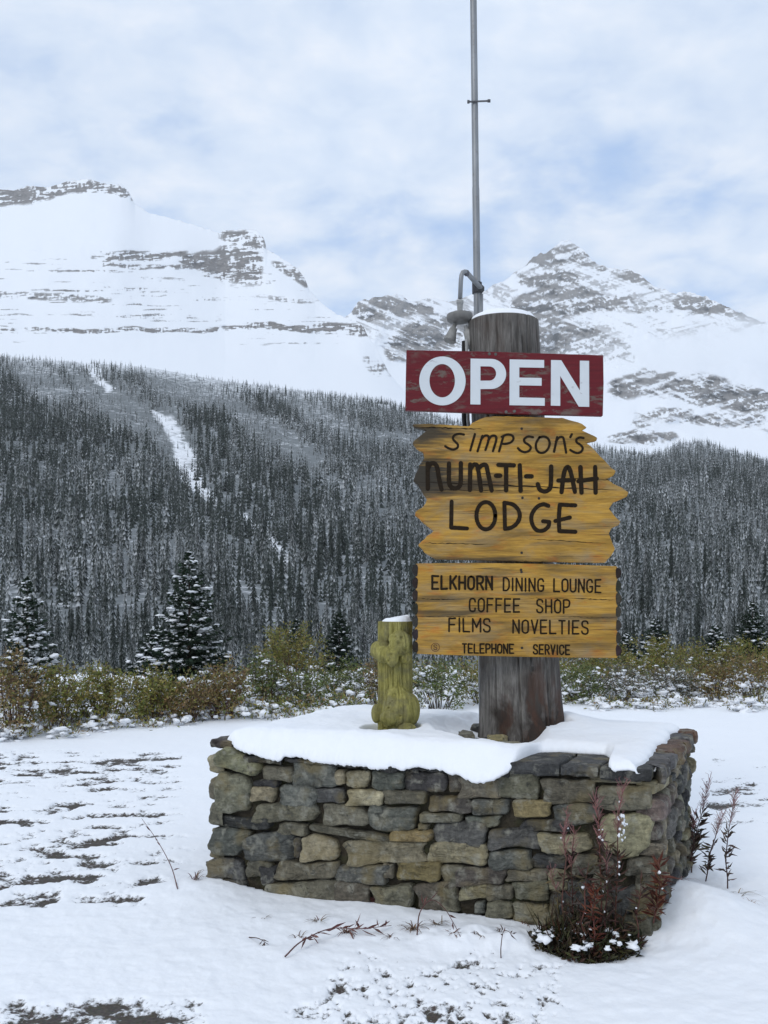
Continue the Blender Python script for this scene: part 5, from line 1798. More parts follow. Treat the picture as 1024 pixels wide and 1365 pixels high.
def shrub(name, loc, rx, h, label, leafc, stemc, nstem, nleaf, nsnow, seed, group, snow_low=False, lsize=0.045):
    """willow bush: stems fanning from the foot, small leaves along them, snow caught on the twigs"""
    q = random.Random(seed)
    root = thing(name, loc, label, 'shrub', group)
    loc = np.array(loc, float)
    st_, lf, sn = MB(), MB(), MB()
    tips = []
    for i in range(nstem):
        a = q.uniform(0, 6.283)
        reach = rx * math.sqrt(q.random())
        b = loc + np.array([math.cos(a) * reach * 0.35, math.sin(a) * reach * 0.35, -0.03])
        hh = h * q.uniform(0.55, 1.0) * math.sqrt(max(0.15, 1 - (reach / rx) ** 2 * 0.6))
        e = loc + np.array([math.cos(a) * reach * 1.05, math.sin(a) * reach * 1.05, hh])
        m1 = b * 0.55 + e * 0.45 + np.array([q.gauss(0, .03), q.gauss(0, .03), hh * 0.12])
        pts = [b, m1, e]
        st_.tube(pts, [0.006, 0.004, 0.0018], 4, jit(stemc, q), False)
        for k in range(3):      # side twigs
            t = q.uniform(0.35, 0.95)
            p = (m1 + (e - m1) * (t - 0.45) / 0.55) if t > 0.45 else b + (m1 - b) * t / 0.45
            e2 = p + np.array([q.gauss(0, .09), q.gauss(0, .09), q.uniform(0.03, 0.16) * (h + 0.4)])
            st_.tube([p, e2], [0.0028, 0.0012], 3, jit(stemc, q), False)
            tips.append((p, e2))
        tips.append((m1, e))
    off = np.array([[q.gauss(0, rx * 0.45), q.gauss(0, rx * 0.45), h * q.uniform(0.12, 0.98)] for _ in range(int(26 + 40 * rx))])
    for k in range(nleaf):
        if q.random() < 0.45:
            p0, p1 = q.choice(tips)
            p = p0 + (p1 - p0) * q.random() ** 0.7 + np.array([q.gauss(0, .018), q.gauss(0, .018), q.gauss(0, .015)])
        else:       # clumps through the whole bush
            o_ = off[q.randrange(len(off))]
            dome = math.sqrt(max(0.08, 1 - (o_[0] ** 2 + o_[1] ** 2) / (rx * 1.15) ** 2))
            p = loc + np.array([o_[0], o_[1], o_[2] * dome]) + np.array([q.gauss(0, .055), q.gauss(0, .055), q.gauss(0, .05)])
            if p[2] < loc[2] + 0.01: continue
        d = np.array([q.gauss(0, 1), q.gauss(0, 1), q.gauss(0.35, 0.8)])
        leafquad(lf, p, d, lsize * q.uniform(0.6, 1.3), lsize * 0.42 * q.uniform(0.7, 1.2), jit(q.choice(leafc), q), q)
    for k in range(nsnow):
        p0, p1 = q.choice(tips)
        t = q.random()
        p = p0 + (p1 - p0) * t
        if snow_low and p[2] - loc[2] > h * 0.62: continue
        s = 0.006 + 0.026 * q.random() ** 2 * (1.5 if p[2] - loc[2] < h * 0.45 else 0.8)
        for _ in range(2):
            sn.blob(p + np.array([q.gauss(0, .022), q.gauss(0, .022), q.gauss(0.004, 0.01)]), (s * q.uniform(0.7, 1.9), s * q.uniform(0.7, 1.9), s * q.uniform(0.5, 0.9)), q.randint(0, 9999), (1, 1, 1), 0.55, 6, 4)
    st_.build('stems', M['bark'], root)
    lf.build('foliage', M['leaf'], root)
    if sn.n: sn.build('snow', M['snow'], root, True)
    return root


OLIVE = [(0.161, 0.161, 0.036), (0.210, 0.189, 0.042), (0.119, 0.140, 0.034), (0.238, 0.189, 0.063)]
GREEN = [(0.077, 0.105, 0.031), (0.105, 0.133, 0.042), (0.140, 0.147, 0.049)]
BROWN = [(0.182, 0.119, 0.049), (0.224, 0.154, 0.070), (0.140, 0.105, 0.042), (0.168, 0.154, 0.042)]
GREY = [(0.119, 0.112, 0.084), (0.168, 0.147, 0.105), (0.084, 0.098, 0.056)]
STEM = (0.09, 0.055, 0.042); STEMG = (0.12, 0.10, 0.085)


def vd(v):
    return F * EYE / (v - HV)


SHRUBS = [  # u, foot row, half width px, top row, leaves, stems, leaf n, snow n, label
    (18, 982, 44, 862, BROWN, STEM, 800, 90, 'brown olive willow shrub at the far left edge of the snowfield'),
    (75, 972, 44, 880, OLIVE, STEM, 900, 60, 'olive shrub standing in front of the small spruce at the left edge'),
    (140, 966, 46, 884, OLIVE, STEM, 1000, 45, 'yellowish olive shrub halfway between the two snowy young spruces'),
    (205, 962, 42, 892, OLIVE, STEM, 850, 35, 'olive shrub in front of the left skirt of the tall young spruce'),
    (250, 962, 36, 905, BROWN, STEM, 560, 25, 'low tawny shrub in front of the tall young spruce'),
    (298, 958, 38, 880, BROWN, (0.10, 0.05, 0.045), 760, 22, 'reddish brown shrub with bare stems just left of the planter'),
    (352, 950, 40, 872, GREEN, STEM, 700, 130, 'green snow flecked shrub behind the left end of the planter'),
    (388, 925, 56, 822, OLIVE, STEM, 1300, 30, 'tall olive shrub standing above the others behind the planter'),
    (405, 946, 38, 888, GREEN, STEM, 560, 120, 'low snowy green shrub below the tall olive shrub'),
    (455, 938, 44, 878, GREEN, STEMG, 700, 130, 'snowy green shrub left of the carved post'),
    (508, 938, 34, 872, BROWN, STEMG, 500, 90, 'snowy brownish shrub directly behind the carved post'),
    (585, 944, 44, 880, GREEN, STEMG, 800, 150, 'snowy shrub between the carved post and the log post'),
    (645, 938, 40, 868, OLIVE, STEMG, 650, 100, 'shrub half hidden behind the log post'),
    (770, 936, 40, 884, GREEN, STEMG, 800, 120, 'dark green snowy shrub right beside the log post'),
    (795, 915, 60, 858, OLIVE, STEM, 1000, 60, 'olive shrub behind the lower right corner of the yellow signs'),
    (868, 912, 62, 846, OLIVE, STEM, 1200, 50, 'broad olive shrub in the middle of the right hand thicket'),
    (938, 910, 56, 852, OLIVE, STEM, 1000, 50, 'olive shrub in front of the dark spruces on the right'),
    (1005, 912, 56, 846, OLIVE, STEM, 1000, 60, 'olive shrub at the right edge of the thicket'),
    (830, 936, 40, 886, GREY, STEMG, 520, 190, 'snow laden grey shrub in front of the broad olive shrub'),
    (892, 932, 40, 886, GREY, STEMG, 520, 190, 'greyish snow laden shrub right of the middle of the right thicket'),
    (950, 932, 36, 884, BROWN, STEM, 560, 130, 'brown shrub with snow on its lower twigs near the right edge'),
    (1000, 936, 42, 872, BROWN, STEMG, 620, 170, 'tall snowy twiggy shrub cut by the right edge of the view'),
]


def build_shrubs():
    for k, (u, vf, hw, vt, lc, sc, nl, ns, lab) in enumerate(SHRUBS):
        d = vd(vf)
        p = P(u, vf, d)
        h = (vf - vt) / F * d
        shrub('willow_shrub', (p[0], p[1], 0.0), hw / F * d, h, lab, lc, sc, 34, int(nl * 3.2), int(ns * 0.8), 1000 + k, 'willow shrubs along the edge of the lot', snow_low=lc is OLIVE or lc is BROWN, lsize=0.05)
    # low snow covered brush that fills the thicket behind, nobody could count it
    q = random.Random(77)
    lf, sn = MB(), MB()
    V = []
    for k in range(210):
        left = q.random() < 0.5
        u = q.uniform(-260, 560) if left else q.uniform(540, 1290)
        d = (q.uniform(13.2, 19.5) if u > 120 else q.uniform(12.2, 19.5)) if u < 560 else q.uniform(15.6, 19.8)
        x = (u - CX) / F * d
        hh = q.uniform(0.15, 0.5)
        for j in range(150):
            p = np.array([x + q.gauss(0, 0.24), d + q.gauss(0, 0.24), q.random() * hh])
            leafquad(lf, p, (q.gauss(0, 1), q.gauss(0, 1), q.gauss(0.6, 0.8)), 0.06 * q.uniform(0.6, 1.6), 0.022, jit(q.choice(OLIVE + GREEN + BROWN), q), q)
        for j in range(8):
            s = q.uniform(0.02, 0.06)
            sn.blob((x + q.gauss(0, 0.26), d + q.gauss(0, 0.22), q.random() * hh * 0.7), (s * 1.4, s * 1.2, s * 0.8), q.randint(0, 9999), (1, 1, 1), 0.4, 6, 4)
    for k in range(120):      # the ragged front edge, half buried
        left = k % 2 == 0
        u = q.uniform(-60, 330) if left else q.uniform(750, 1080)
        d = vd(np.interp(u, [-60, 0, 330, 750, 1080], [990, 986, 952, 940, 944]) + q.uniform(-14, 6))
        x = (u - CX) / F * d
        hh = q.uniform(0.05, 0.22)
        for j in range(q.randint(10, 60)):
            p = np.array([x + q.gauss(0, 0.10), d + q.gauss(0, 0.10), q.random() * hh])
            leafquad(lf, p, (q.gauss(0, 1), q.gauss(0, 1), q.gauss(0.8, 0.8)), 0.055 * q.uniform(0.6, 1.7), 0.018, jit(q.choice(GREY + BROWN + OLIVE), q), q)
        for j in range(q.randint(3, 14)):
            s = 0.012 + 0.045 * q.random() ** 2
            sn.blob((x + q.gauss(0, 0.13), d + q.gauss(0, 0.12), q.random() * hh * 0.8), (s * q.uniform(0.8, 2.0), s * 1.2, s * q.uniform(0.4, 0.9)), q.randint(0, 9999), (1, 1, 1), 0.55, 7, 5)
    root = tag(lf.build('undergrowth', M['leaf'], None), 'low tangled undergrowth filling the gaps behind the willow shrubs', 'undergrowth', kind='stuff')
    o = sn.build('snow', M['snow'], root, True)


build_shrubs()


def spruce(loc, h, rad, label, seed, snow_amt=1.0, name='young_spruce', dens=1.0, start=0.04):
    """young spruce: whorls of drooping boughs made of many small sprays, snow lying on the boughs"""
    q = random.Random(seed)
    loc = np.array(loc, float)
    root = thing(name, tuple(loc), label, 'spruce', 'young spruces in front of the forest')
    tr, cr, sn = MB(), MB(), MB()
    tr.tube([loc + np.array([0, 0, -0.1]), loc + np.array([0.01, 0, h * 0.5]), loc + np.array([0, 0, h * 0.985])], [0.035 * h / 2, 0.022 * h / 2, 0.004], 7, (0.06, 0.045, 0.035))
    nw = int(20 * dens)
    for i in range(nw):
        f = start + (1 - start) * (i / (nw - 1)) ** 0.92
        z = h * f
        L0 = rad * (1 - f) ** 0.82 + 0.03
        nb = 6 if f > 0.85 else 9
        ph = q.uniform(0, 6.28)
        for k in range(nb):
            a = ph + 6.283 * k / nb + q.gauss(0, 0.18)
            L = L0 * q.uniform(0.62, 1.18)
            out = np.array([math.cos(a), math.sin(a), 0])
            rise = 0.30 * f + q.gauss(0, 0.07) - 0.10
            base = loc + np.array([0, 0, z + q.gauss(0, 0.016 * h)])
            n = max(3, int(L / (0.05 * max(1, h / 2.4))))
            side = np.array([-out[1], out[0], 0])
            prev = base
            sz = max(1, h / 2.4)
            for j in range(1, n + 1):
                t = j / n
                p = base + out * L * t + np.array([0, 0, L * (rise * t - 0.16 * math.sin(t * 2.6) + 0.14 * t * t)])
                # sprays to both sides and forward, drooping a little
                for s in (-1, 1, 0):
                    for rep in range(2):
                        d = out * (0.75 if s else 1.0) + side * s * q.uniform(0.5, 1.1) + np.array([0, 0, q.uniform(-0.6, 0.35)])
                        leafquad(cr, p + np.array([q.gauss(0, .008), q.gauss(0, .008), q.gauss(0, .012)]), d, (0.06 + 0.10 * L * (1 - 0.55 * t)) * q.uniform(0.7, 1.25), 0.034 * sz, jit((0.020, 0.034, 0.020), q, 0.4), q)
                if q.random() < 0.30 * snow_amt and t > 0.3:
                    s = (0.014 + 0.026 * q.random()) * sz * (0.55 + 0.6 * min(1, L / 0.4))
                    sn.blob(p + np.array([q.gauss(0, .012), q.gauss(0, .012), 0.016 * sz]), (s * q.uniform(0.8, 2.4), s * q.uniform(0.8, 2.4), s * q.uniform(0.4, 0.8)), q.randint(0, 99999), (1, 1, 1), 0.6, 7, 5)
                prev = p
    for k in range(8):
        leafquad(cr, loc + np.array([0, 0, h * (0.93 + 0.006 * k)]), (q.gauss(0, .35), q.gauss(0, .35), 1), 0.10 * h / 2.3, 0.02, (0.022, 0.035, 0.02), q)
    tr.build('trunk', M['bark'], root)
    cr.build('crown', M['needle'], root)
    sn.build('snow', M['snow'], root, True)


def build_spruces():
    def at(u, vt, d, zb, hw, lab, seed, **kw):
        top = EYE - (vt - HV) / F * d
        spruce(((u - CX) / F * d, d, zb), top - zb, hw / F * d, lab, seed, **kw)
    at(252, 740, 17.0, 0.0, 64, 'largest young spruce, snow on its boughs, rising above the olive shrubs', 1, snow_amt=1.1)
    at(36, 778, 14.5, 0.0, 48, 'heavily snowed small spruce at the left edge of the view', 2, snow_amt=2.0, dens=0.75)
    at(452, 818, 24.0, -0.35, 30, 'small dark spruce behind the shrubs left of the carved post', 3, snow_amt=0.5)
    at(1003, 806, 27.0, -0.7, 44, 'dark pointed spruce near the right edge of the view', 4, snow_amt=0.5)
    at(955, 836, 24.0, -0.4, 30, 'snowy small spruce left of the dark pointed spruce', 5, snow_amt=1.6)
    at(875, 828, 26.0, -0.6, 32, 'snowy small spruce behind the broad olive shrub', 6, snow_amt=1.4)
    at(836, 846, 24.0, -0.4, 22, 'smallest snowy spruce just right of the lower yellow sign', 7, snow_amt=1.4)
    at(395, 828, 30.0, -1.0, 26, 'thin spruce half hidden behind the tall olive shrub', 8, snow_amt=0.7)
    at(205, 840, 22.0, -0.2, 34, 'short snowy spruce tucked behind the left side of the largest spruce', 9, snow_amt=1.5)


build_spruces()


def fireweed(u, v0, v1, d, label, seed, leafc, lean=0.0, leaf_n=40, leaf_from=0.25, leaf_to=0.75, leaf_len=0.075, wisps=26, snow_n=8, stem_c=(0.105, 0.045, 0.036), z_off=0.0, wisp_c=(0.24, 0.115, 0.11)):
    """dead fireweed: one stalk, narrow drooping leaves, a spike of curled seed pods"""
    q = random.Random(seed)
    p0 = P(u, v0, d); p1 = P(u + lean, v1, d)
    p0[2] -= 0.03
    root = thing('fireweed_stalk', tuple(p0), label, 'plant', 'dead fireweed stalks round the planter')
    st_, lf, wp, sn = MB(), MB(), MB(), MB()
    bend = q.uniform(-0.03, 0.03)
    pts = [p0 + (p1 - p0) * t + np.array([bend * math.sin(t * 3.1) + q.gauss(0, .006), q.gauss(0, .008), 0]) * (0 < t < 1) for t in np.linspace(0, 1, 7)]
    st_.tube(pts, [0.0042, 0.004, 0.0036, 0.0032, 0.0026, 0.002, 0.001], 5, jit(stem_c, q), False)

    def on(t):
        k = min(int(t * 6), 5)
        return pts[k] + (pts[k + 1] - pts[k]) * (t * 6 - k)
    for i in range(leaf_n):
        t = leaf_from + (leaf_to - leaf_from) * q.random()
        a = q.uniform(0, 6.283)
        d_ = np.array([math.cos(a), math.sin(a), q.uniform(-0.2, 1.3)])
        leafquad(lf, on(t), d_, leaf_len * q.uniform(0.5, 1.2), leaf_len * 0.17, jit(q.choice(leafc), q), q, 0.004)
    for i in range(int(wisps * 1.7)):
        t = 0.68 + 0.32 * q.random()
        a = q.uniform(0, 6.283)
        b = on(t)
        L = q.uniform(0.025, 0.06)
        e = b + np.array([math.cos(a) * L * 0.6, math.sin(a) * L * 0.6, L * 0.9])
        e2 = e + np.array([q.gauss(0, .010), q.gauss(0, .010), 0.006])
        wp.tube([b, e, e2], [0.0016, 0.0013, 0.0008], 3, jit(wisp_c, q), False)
    for i in range(int(snow_n * 0.45)):
        t = q.uniform(0.3, 0.95)
        s = q.uniform(0.003, 0.0075)
        sn.blob(on(t) + np.array([q.gauss(0, .008), q.gauss(0, .008), 0.003]), (s * 1.2, s * 1.2, s * 1.1), q.randint(0, 9999), (1, 1, 1), 0.35, 6, 4)
    st_.build('stalk', M['bark'], root)
    if lf.n: lf.build('leaves', M['leaf'], root)
    if wp.n: wp.build('seed_pods', M['tint'], root)
    if sn.n: sn.build('snow', M['snow'], root, True)


RUST = [(0.12, 0.032, 0.018), (0.15, 0.045, 0.022), (0.085, 0.025, 0.018)]
DARKR = [(0.06, 0.032, 0.026), (0.085, 0.042, 0.032), (0.07, 0.055, 0.028), (0.05, 0.038, 0.028)]
PURP = [(0.075, 0.045, 0.036), (0.105, 0.062, 0.045), (0.085, 0.066, 0.036), (0.055, 0.038, 0.03)]


def grass(name, u, v, d, label, seed, n, L, spread, cols, cat='grass', droop=0.6, w=0.006, up=0.8):
    q = random.Random(seed)
    p = P(u, v, d)
    p[2] = float(ground_z(np.array([p[0]]), np.array([p[1]]))[0]) - 0.005
    mb = MB()
    for k in range(n):
        a = q.uniform(0, 6.283)
        out = np.array([math.cos(a), math.sin(a), 0]) * spread
        l = L * q.uniform(0.5, 1.15)
        b = p + np.array([q.gauss(0, .012), q.gauss(0, .012), 0])
        c = jit(q.choice(cols), q)
        pts = []
        for t in (0, 0.3, 0.6, 0.85, 1.0):
            pts.append(b + out * l * t + np.array([0, 0, l * (up * t - droop * t * t)]))
        side = np.array([-out[1], out[0], 0]); side /= np.linalg.norm(side) + 1e-9
        for r_ in range(4):
            w0, w1 = w * (1 - r_ / 4.2), w * (1 - (r_ + 1) / 4.2)
            mb.add([pts[r_] - side * w0 / 2, pts[r_] + side * w0 / 2, pts[r_ + 1] + side * w1 / 2, pts[r_ + 1] - side * w1 / 2], [(0, 1, 2, 3)], c)
    V = np.vstack(mb.v)
    o = bpy.data.objects
    root = mesh(name, V - p, mb.f, M['leaf'], None, False, cols=np.vstack(mb.c))
    root.location = tuple(p)
    return tag(root, label, cat, 'dry plants poking through the snow', 'thing')


def stalk(pts2, label, seed, leaves, cols, r=0.0032, c=(0.10, 0.045, 0.04), leaf_len=0.06):
    """a bent dry stalk lying on or arching over the snow; pts2 = (u, v, lift)"""
    q = random.Random(seed)
    pts = []
    for (u, v, lift) in pts2:
        # seen at (u, v) with the given height above the snow
        d = F * (EYE - lift) / (v - HV)
        p = P(u, v, d)
        p[2] += float(ground_z(np.array([p[0]]), np.array([p[1]]))[0])
        pts.append(p)
    pl = catmull(pts, 5)
    root = thing('dry_stalk', tuple(pl[0]), label, 'plant', 'dry plants poking through the snow')
    st_, lf = MB(), MB()
    st_.tube(pl, [r * (1 - 0.7 * k / len(pl)) for k in range(len(pl))], 5, c, False)
    for k in range(leaves):
        i = q.randint(len(pl) // 4, len(pl) - 1)
        t = pl[i] - pl[i - 1]
        t = t / (np.linalg.norm(t) + 1e-9)
        leafquad(lf, pl[i], t * 0.8 + np.array([q.gauss(0, .6), q.gauss(0, .6), q.uniform(-0.6, 0.4)]), leaf_len * q.uniform(0.5, 1.2), leaf_len * 0.15, jit(q.choice(cols), q), q, 0.003)
    st_.build('stalk', M['bark'], root)
    if lf.n: lf.build('leaves', M['leaf'], root)


def build_small_plants():
    # stalks in front of the right end of the planter
    fireweed(756, 1255, 1086, 4.72, 'thin red fireweed stalk leftmost of those in front of the planter', 1, DARKR, 2, 26, 0.1, 0.6, 0.06, 22, 7)
    fireweed(796, 1258, 1062, 4.66, 'red fireweed stalk with snow specks, middle one before the planter front', 2, DARKR, -3, 70, 0.08, 0.72, 0.06, 30, 16)
    fireweed(822, 1255, 1046, 4.66, 'tallest front fireweed stalk with a white tuft near its top', 3, DARKR, 10, 50, 0.08, 0.6, 0.07, 34, 10)
    q = random.Random(5)
    # the white tuft is snow caught by the seed down
    tuft = MB()
    for k in range(26):
        p = P(829 + q.gauss(0, 3.2), 1104 + q.uniform(-17, 16), 4.66 + q.gauss(0, 0.01))
        s = q.uniform(0.006, 0.013)
        tuft.blob(p, (s * 0.5, s * 0.5, s * 0.65), k, (1, 1, 1), 0.5, 6, 4)
    t = [o for o in bpy.data.objects if o.get('label', '').startswith('tallest front')][0]
    tuft.build('snow_tuft', M['snow'], t, True)
    fireweed(781, 1262, 1150, 4.6, 'short leafy red stalk low down between the front fireweed stalks', 4, DARKR, 4, 60, 0.05, 0.95, 0.07, 0, 6)
    fireweed(846, 1262, 1168, 4.66, 'short dark red leafy stalk at the planter front corner', 5, DARKR, 8, 50, 0.05, 0.95, 0.07, 0, 3)
    fireweed(871, 1222, 1146, 4.70, 'rust red leafy plant against the front right corner of the planter', 6, [(0.10, 0.03, 0.018), (0.13, 0.045, 0.024), (0.07, 0.026, 0.018)], 6, 75, 0.10, 1.0, 0.085, 0, 5)
    fireweed(884, 1196, 1150, 5.05, 'small rust red sprig beside the right wall of the planter', 7, RUST, -8, 26, 0.05, 1.0, 0.08, 0, 2)
    fireweed(770, 1258, 1108, 4.74, 'slender stalk between the leftmost and the middle fireweed in front of the planter', 8, DARKR, -4, 60, 0.05, 0.85, 0.06, 16, 4)
    fireweed(808, 1262, 1120, 4.62, 'dense red leafy stalk just right of the middle front fireweed', 9, DARKR, 3, 90, 0.05, 0.95, 0.075, 8, 6)
    fireweed(792, 1266, 1180, 4.56, 'low red bushy sprig growing out of the dark clump', 10, RUST, -5, 70, 0.05, 1.0, 0.06, 0, 4)
    fireweed(738, 1250, 1160, 4.86, 'pale thin grass like stem at the left end of the dark clump', 15, [(0.13, 0.10, 0.05)], -3, 12, 0.1, 0.9, 0.06, 10, 0, (0.16, 0.12, 0.06))
    # stalks on the snow to the right
    fireweed(918, 1160, 1040, 5.95, 'bushy dark fireweed stalk nearest to the right wall', 11, PURP, 28, 70, 0.12, 0.66, 0.095, 34, 5, (0.075, 0.035, 0.035), wisp_c=(0.27, 0.16, 0.16))
    fireweed(922, 1158, 1082, 5.9, 'short dark twiggy stalk at the foot of the right wall', 12, PURP, 4, 34, 0.1, 0.9, 0.06, 10, 2, (0.075, 0.035, 0.035))
    fireweed(940, 1172, 1086, 5.7, 'slanted fireweed stalk between the two on the right snow', 13, PURP, 24, 44, 0.12, 0.62, 0.075, 26, 3, (0.075, 0.035, 0.035), wisp_c=(0.28, 0.18, 0.17))
    fireweed(970, 1185, 1060, 5.55, 'slim fireweed stalk standing farthest right on the snow', 14, PURP, 10, 46, 0.14, 0.64, 0.07, 30, 3, (0.075, 0.035, 0.035), wisp_c=(0.28, 0.18, 0.17))
    # dry grasses
    grass('dry_grass', 985, 1196, 5.45, 'tan bent grass blades on the snow right of the planter', 21, 9, 0.17, 0.9, [(0.20, 0.13, 0.07), (0.13, 0.10, 0.04)], droop=0.55, up=0.5)
    grass('dry_grass', 905, 1168, 5.75, 'small green brown grass tuft at the foot of the right wall', 22, 40, 0.13, 0.4, [(0.05, 0.05, 0.02), (0.07, 0.05, 0.025)], up=1.0, droop=0.4)
    grass('dry_grass', 908, 1205, 5.3, 'pinkish dry seed spray fallen on the snow by the corner', 23, 16, 0.12, 0.85, [(0.30, 0.17, 0.15)], w=0.003, up=0.6)
    grass('dry_grass', 1000, 1212, 5.2, 'pale dry tuft near the right edge of the snow', 24, 12, 0.11, 0.9, [(0.30, 0.20, 0.15)], w=0.003, up=0.45)
    grass('dry_grass', 552, 1252, 4.85, 'tan star shaped grass tuft in front of the planter', 25, 26, 0.13, 0.75, [(0.17, 0.10, 0.055), (0.11, 0.06, 0.04)], up=0.65, droop=0.55, w=0.008)
    grass('dry_grass', 462, 1255, 4.85, 'brown grass tuft beside the fallen leafy stalk', 26, 16, 0.12, 0.8, [(0.15, 0.085, 0.06)], up=0.6, w=0.008)
    grass('dry_grass', 498, 1212, 5.3, 'small dark sprig close under the planter front', 27, 9, 0.10, 0.45, [(0.07, 0.03, 0.025)], up=1.0, w=0.009)
    grass('dry_grass', 262, 1182, 5.6, 'purplish leaf tuft left of the planter corner', 28, 14, 0.14, 0.55, [(0.11, 0.05, 0.055), (0.16, 0.10, 0.07)], up=0.85, w=0.008)
    grass('dry_grass', 605, 1262, 4.75, 'drooping dry tuft under the arched stalk', 29, 13, 0.10, 0.7, [(0.16, 0.08, 0.06)], up=0.7, w=0.008)
    grass('dry_grass', 668, 1240, 4.8, 'short dark stubble before the planter middle', 30, 8, 0.09, 0.5, [(0.07, 0.04, 0.03)], up=0.9, w=0.008)
    for k, (u, v, d, n_, L_, lab) in enumerate((
            (425, 1246, 5.0, 12, 0.11, 'brown tuft over the middle of the fallen leafy stalk'), (520, 1262, 4.75, 9, 0.08, 'small brown tuft in the gravelly snow below the star shaped tuft'),
            (585, 1246, 4.9, 18, 0.12, 'reddish tuft between the star shaped tuft and the drooping tuft'), (640, 1262, 4.7, 10, 0.09, 'sparse dry blades left of the hooked stem'),
            (700, 1228, 5.0, 14, 0.09, 'short green brown tuft left of the dark clump'), (400, 1262, 4.8, 8, 0.09, 'few dry blades at the root of the fallen leafy stalk'),
            (715, 1262, 4.65, 9, 0.08, 'dark stubble in the snow just left of the dark clump'), (350, 1238, 5.05, 6, 0.07, 'tiny dry sprig on the open snow far left of the star shaped tuft'))):
        grass('dry_grass', u, v, d, lab, 60 + k, n_, L_, 0.7, [(0.15, 0.085, 0.06), (0.11, 0.06, 0.045), (0.17, 0.12, 0.07)], up=0.65, droop=0.55, w=0.006)
    stalk([(237, 1195, 0.0), (228, 1160, 0.07), (210, 1122, 0.18), (189, 1092, 0.28)], 'long thin bare stalk leaning left beside the planter', 41, 5, [(0.12, 0.06, 0.055)], 0.0035, (0.13, 0.07, 0.065))
    stalk([(380, 1278, 0.01), (402, 1258, 0.04), (440, 1240, 0.05), (480, 1242, 0.03), (522, 1240, 0.03)], 'fallen reddish leafy stalk on the snow before the planter', 42, 30, [(0.14, 0.06, 0.05), (0.10, 0.045, 0.04)], 0.004, (0.11, 0.05, 0.045), 0.085)
    stalk([(556, 1255, 0.0), (560, 1225, 0.10), (575, 1212, 0.14), (592, 1222, 0.12), (606, 1245, 0.06), (614, 1262, 0.0)], 'thin stalk arching over the snow in front of the planter', 43, 8, [(0.12, 0.05, 0.045)], 0.0035, (0.10, 0.05, 0.045), 0.07)
    stalk([(332, 1252, 0.0), (345, 1254, 0.02), (358, 1262, 0.01)], 'short dark twig on the open snow left of the fallen stalk', 44, 4, [(0.10, 0.06, 0.05)], 0.003, (0.08, 0.05, 0.045), 0.04)
    stalk([(668, 1278, 0.0), (668, 1262, 0.05), (672, 1245, 0.09), (684, 1248, 0.08)], 'hooked dry stem in front of the planter, right of its middle', 45, 5, [(0.09, 0.05, 0.04)], 0.003, (0.09, 0.05, 0.045), 0.05)
    # dark matted dead plants under the fireweed at the corner
    q = random.Random(90)
    mb, sn = MB(), MB()
    c0 = P(785, 1245, 4.66)
    root = thing('dead_plant_clump', (c0[0], c0[1], 0), 'dark matted clump of dead leaves at the front corner of the planter', 'plant clump')
    cols = [(0.032, 0.034, 0.014), (0.052, 0.046, 0.018), (0.026, 0.021, 0.014), (0.06, 0.032, 0.02)]
    for k in range(2600):
        a = q.uniform(0, 6.283); r_ = math.sqrt(q.random())
        r_ *= 0.72 + 0.55 * float(fbm(math.cos(a) * 2.2 + 9, math.sin(a) * 2.2, 33, 3))
        x = c0[0] + r_ * 0.26 * math.cos(a); y = c0[1] + 0.04 + r_ * 0.18 * math.sin(a)
        z = -0.04 + q.random() * (0.15 + 0.06 * fbm(x * 9, y * 9, 3, 2)) * (1 - 0.55 * r_ ** 2)
        if planter_dist(np.array([x]), np.array([y]))[0] <= 0.0: continue
        leafquad(mb, (x, y, z), (q.gauss(0, 1), q.gauss(-0.3, 1), q.gauss(0.3, 0.9)), q.uniform(0.02, 0.065), 0.014, jit(q.choice(cols), q, 0.4), q, 0.003)
    for k in range(110):       # taller blades standing out of it
        a = q.uniform(0, 6.283); r_ = q.uniform(0.2, 1.0)
        x, y = c0[0] + r_ * 0.25 * math.cos(a), c0[1] + 0.05 + r_ * 0.15 * math.sin(a)
        if planter_dist(np.array([x]), np.array([y]))[0] <= 0.0: continue
        leafquad(mb, (x, y, 0.02), (q.gauss(0, 0.4), q.gauss(-0.1, 0.4), 1), q.uniform(0.10, 0.24), 0.007, jit(q.choice(cols), q, 0.4), q, 0.003)
    mb.build('dead_leaves', M['leaf'], root)
    for k in range(44):
        a = q.uniform(1.2, 6.0); r_ = q.uniform(0.1, 1.2)
        s = q.uniform(0.005, 0.013) * (1.9 if r_ > 0.98 and q.random() < 0.5 else 1)
        sn.blob((c0[0] + r_ * 0.23 * math.cos(a), c0[1] + r_ * 0.15 * math.sin(a), 0.05 + 0.07 * q.random() * (1 - r_ * 0.5)), (s * 1.3, s * 1.3, s * 0.7), k, (1, 1, 1), 0.6, 8, 6)
    sn.build('snow', M['snow'], root, True)


build_small_plants()


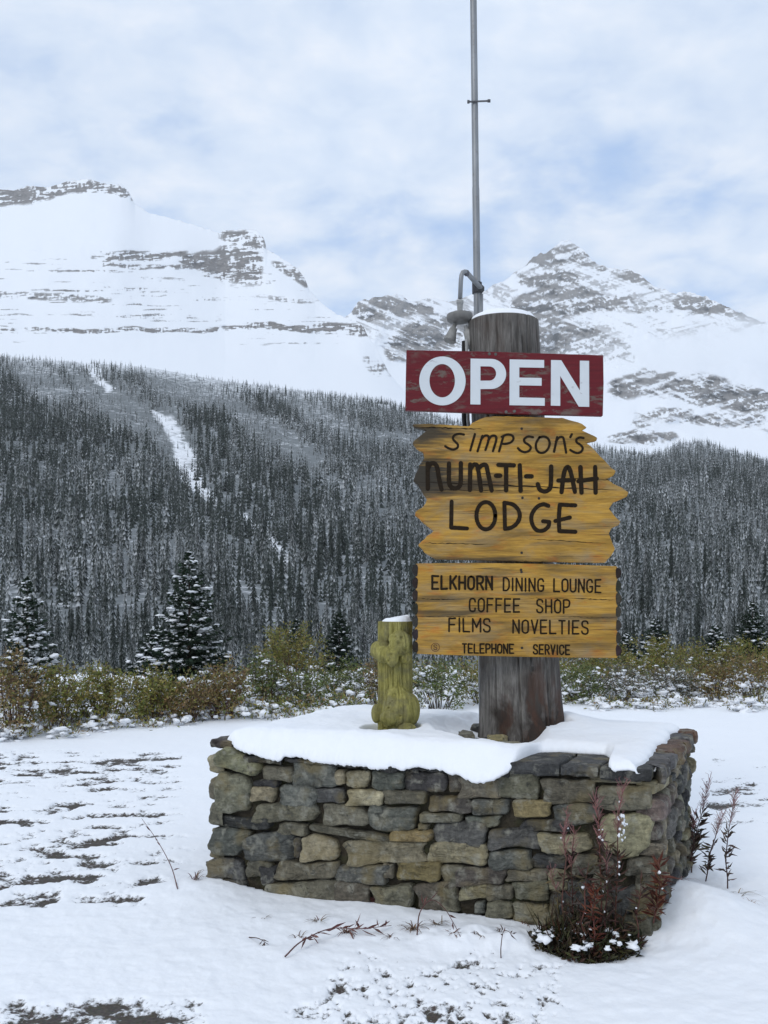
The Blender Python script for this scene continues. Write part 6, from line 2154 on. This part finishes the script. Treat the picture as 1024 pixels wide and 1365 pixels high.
# ------------------------------------------------------------------ the air
def build_haze():
    bm = MB()
    x, y0, y1, z0, z1 = 8200, -300, 5800, -60, 2050
    V = [(-x, y0, z0), (x, y0, z0), (x, y1, z0), (-x, y1, z0), (-x, y0, z1), (x, y0, z1), (x, y1, z1), (-x, y1, z1)]
    bm.add(V, [(0, 3, 2, 1), (4, 5, 6, 7), (0, 1, 5, 4), (1, 2, 6, 5), (2, 3, 7, 6), (3, 0, 4, 7)])
    m = bpy.data.materials.new('thin_air')
    m.use_nodes = True
    nt = m.node_tree
    nt.nodes.remove(nt.nodes['Principled BSDF'])
    v = nt.nodes.new('ShaderNodeVolumePrincipled')
    v.inputs['Color'].default_value = (0.97, 0.985, 1.0, 1)
    v.inputs['Density'].default_value = 0.00005
    v.inputs['Anisotropy'].default_value = 0.2
    nt.links.new(v.outputs[0], nt.nodes['Material Output'].inputs['Volume'])
    o = bm.build('haze', m)
    tag(o, 'thin pale haze in the valley air', kind='stuff')


build_haze()


def build_mist():
    m = bpy.data.materials.new('mist')
    m.use_nodes = True
    nt = m.node_tree
    nt.nodes.remove(nt.nodes['Principled BSDF'])
    v = nt.nodes.new('ShaderNodeVolumePrincipled')
    v.inputs['Color'].default_value = (0.98, 0.99, 1.0, 1)
    v.inputs['Density'].default_value = 0.0010
    nt.links.new(v.outputs[0], nt.nodes['Material Output'].inputs['Volume'])
    for k, (u, vv, d, rx, ry, rz, lab) in enumerate((
            (985, 455, 3900, 95, 420, 26, 'thin bank of mist hiding the right shoulder of the jagged peak'),
            (900, 478, 3800, 80, 350, 18, 'small wisp of mist below the right ridge of the jagged peak'),
            (1075, 440, 4000, 110, 480, 34, 'broad mist bank at the far right of the jagged peak'),
            (800, 470, 3750, 60, 260, 14, 'faint narrow wisp of mist across the cliffs of the jagged peak'))):
        c = P(u, vv, d)
        b = MB()
        n, mm = 28, 16
        b.blob((0, 0, 0), (rx / F * d, ry, rz / F * d), 40 + k, (1, 1, 1), 0.0, n, mm)
        o = b.build('mist', m, None, True)
        o.location = tuple(c)
        tag(o, lab, kind='stuff')


build_mist()
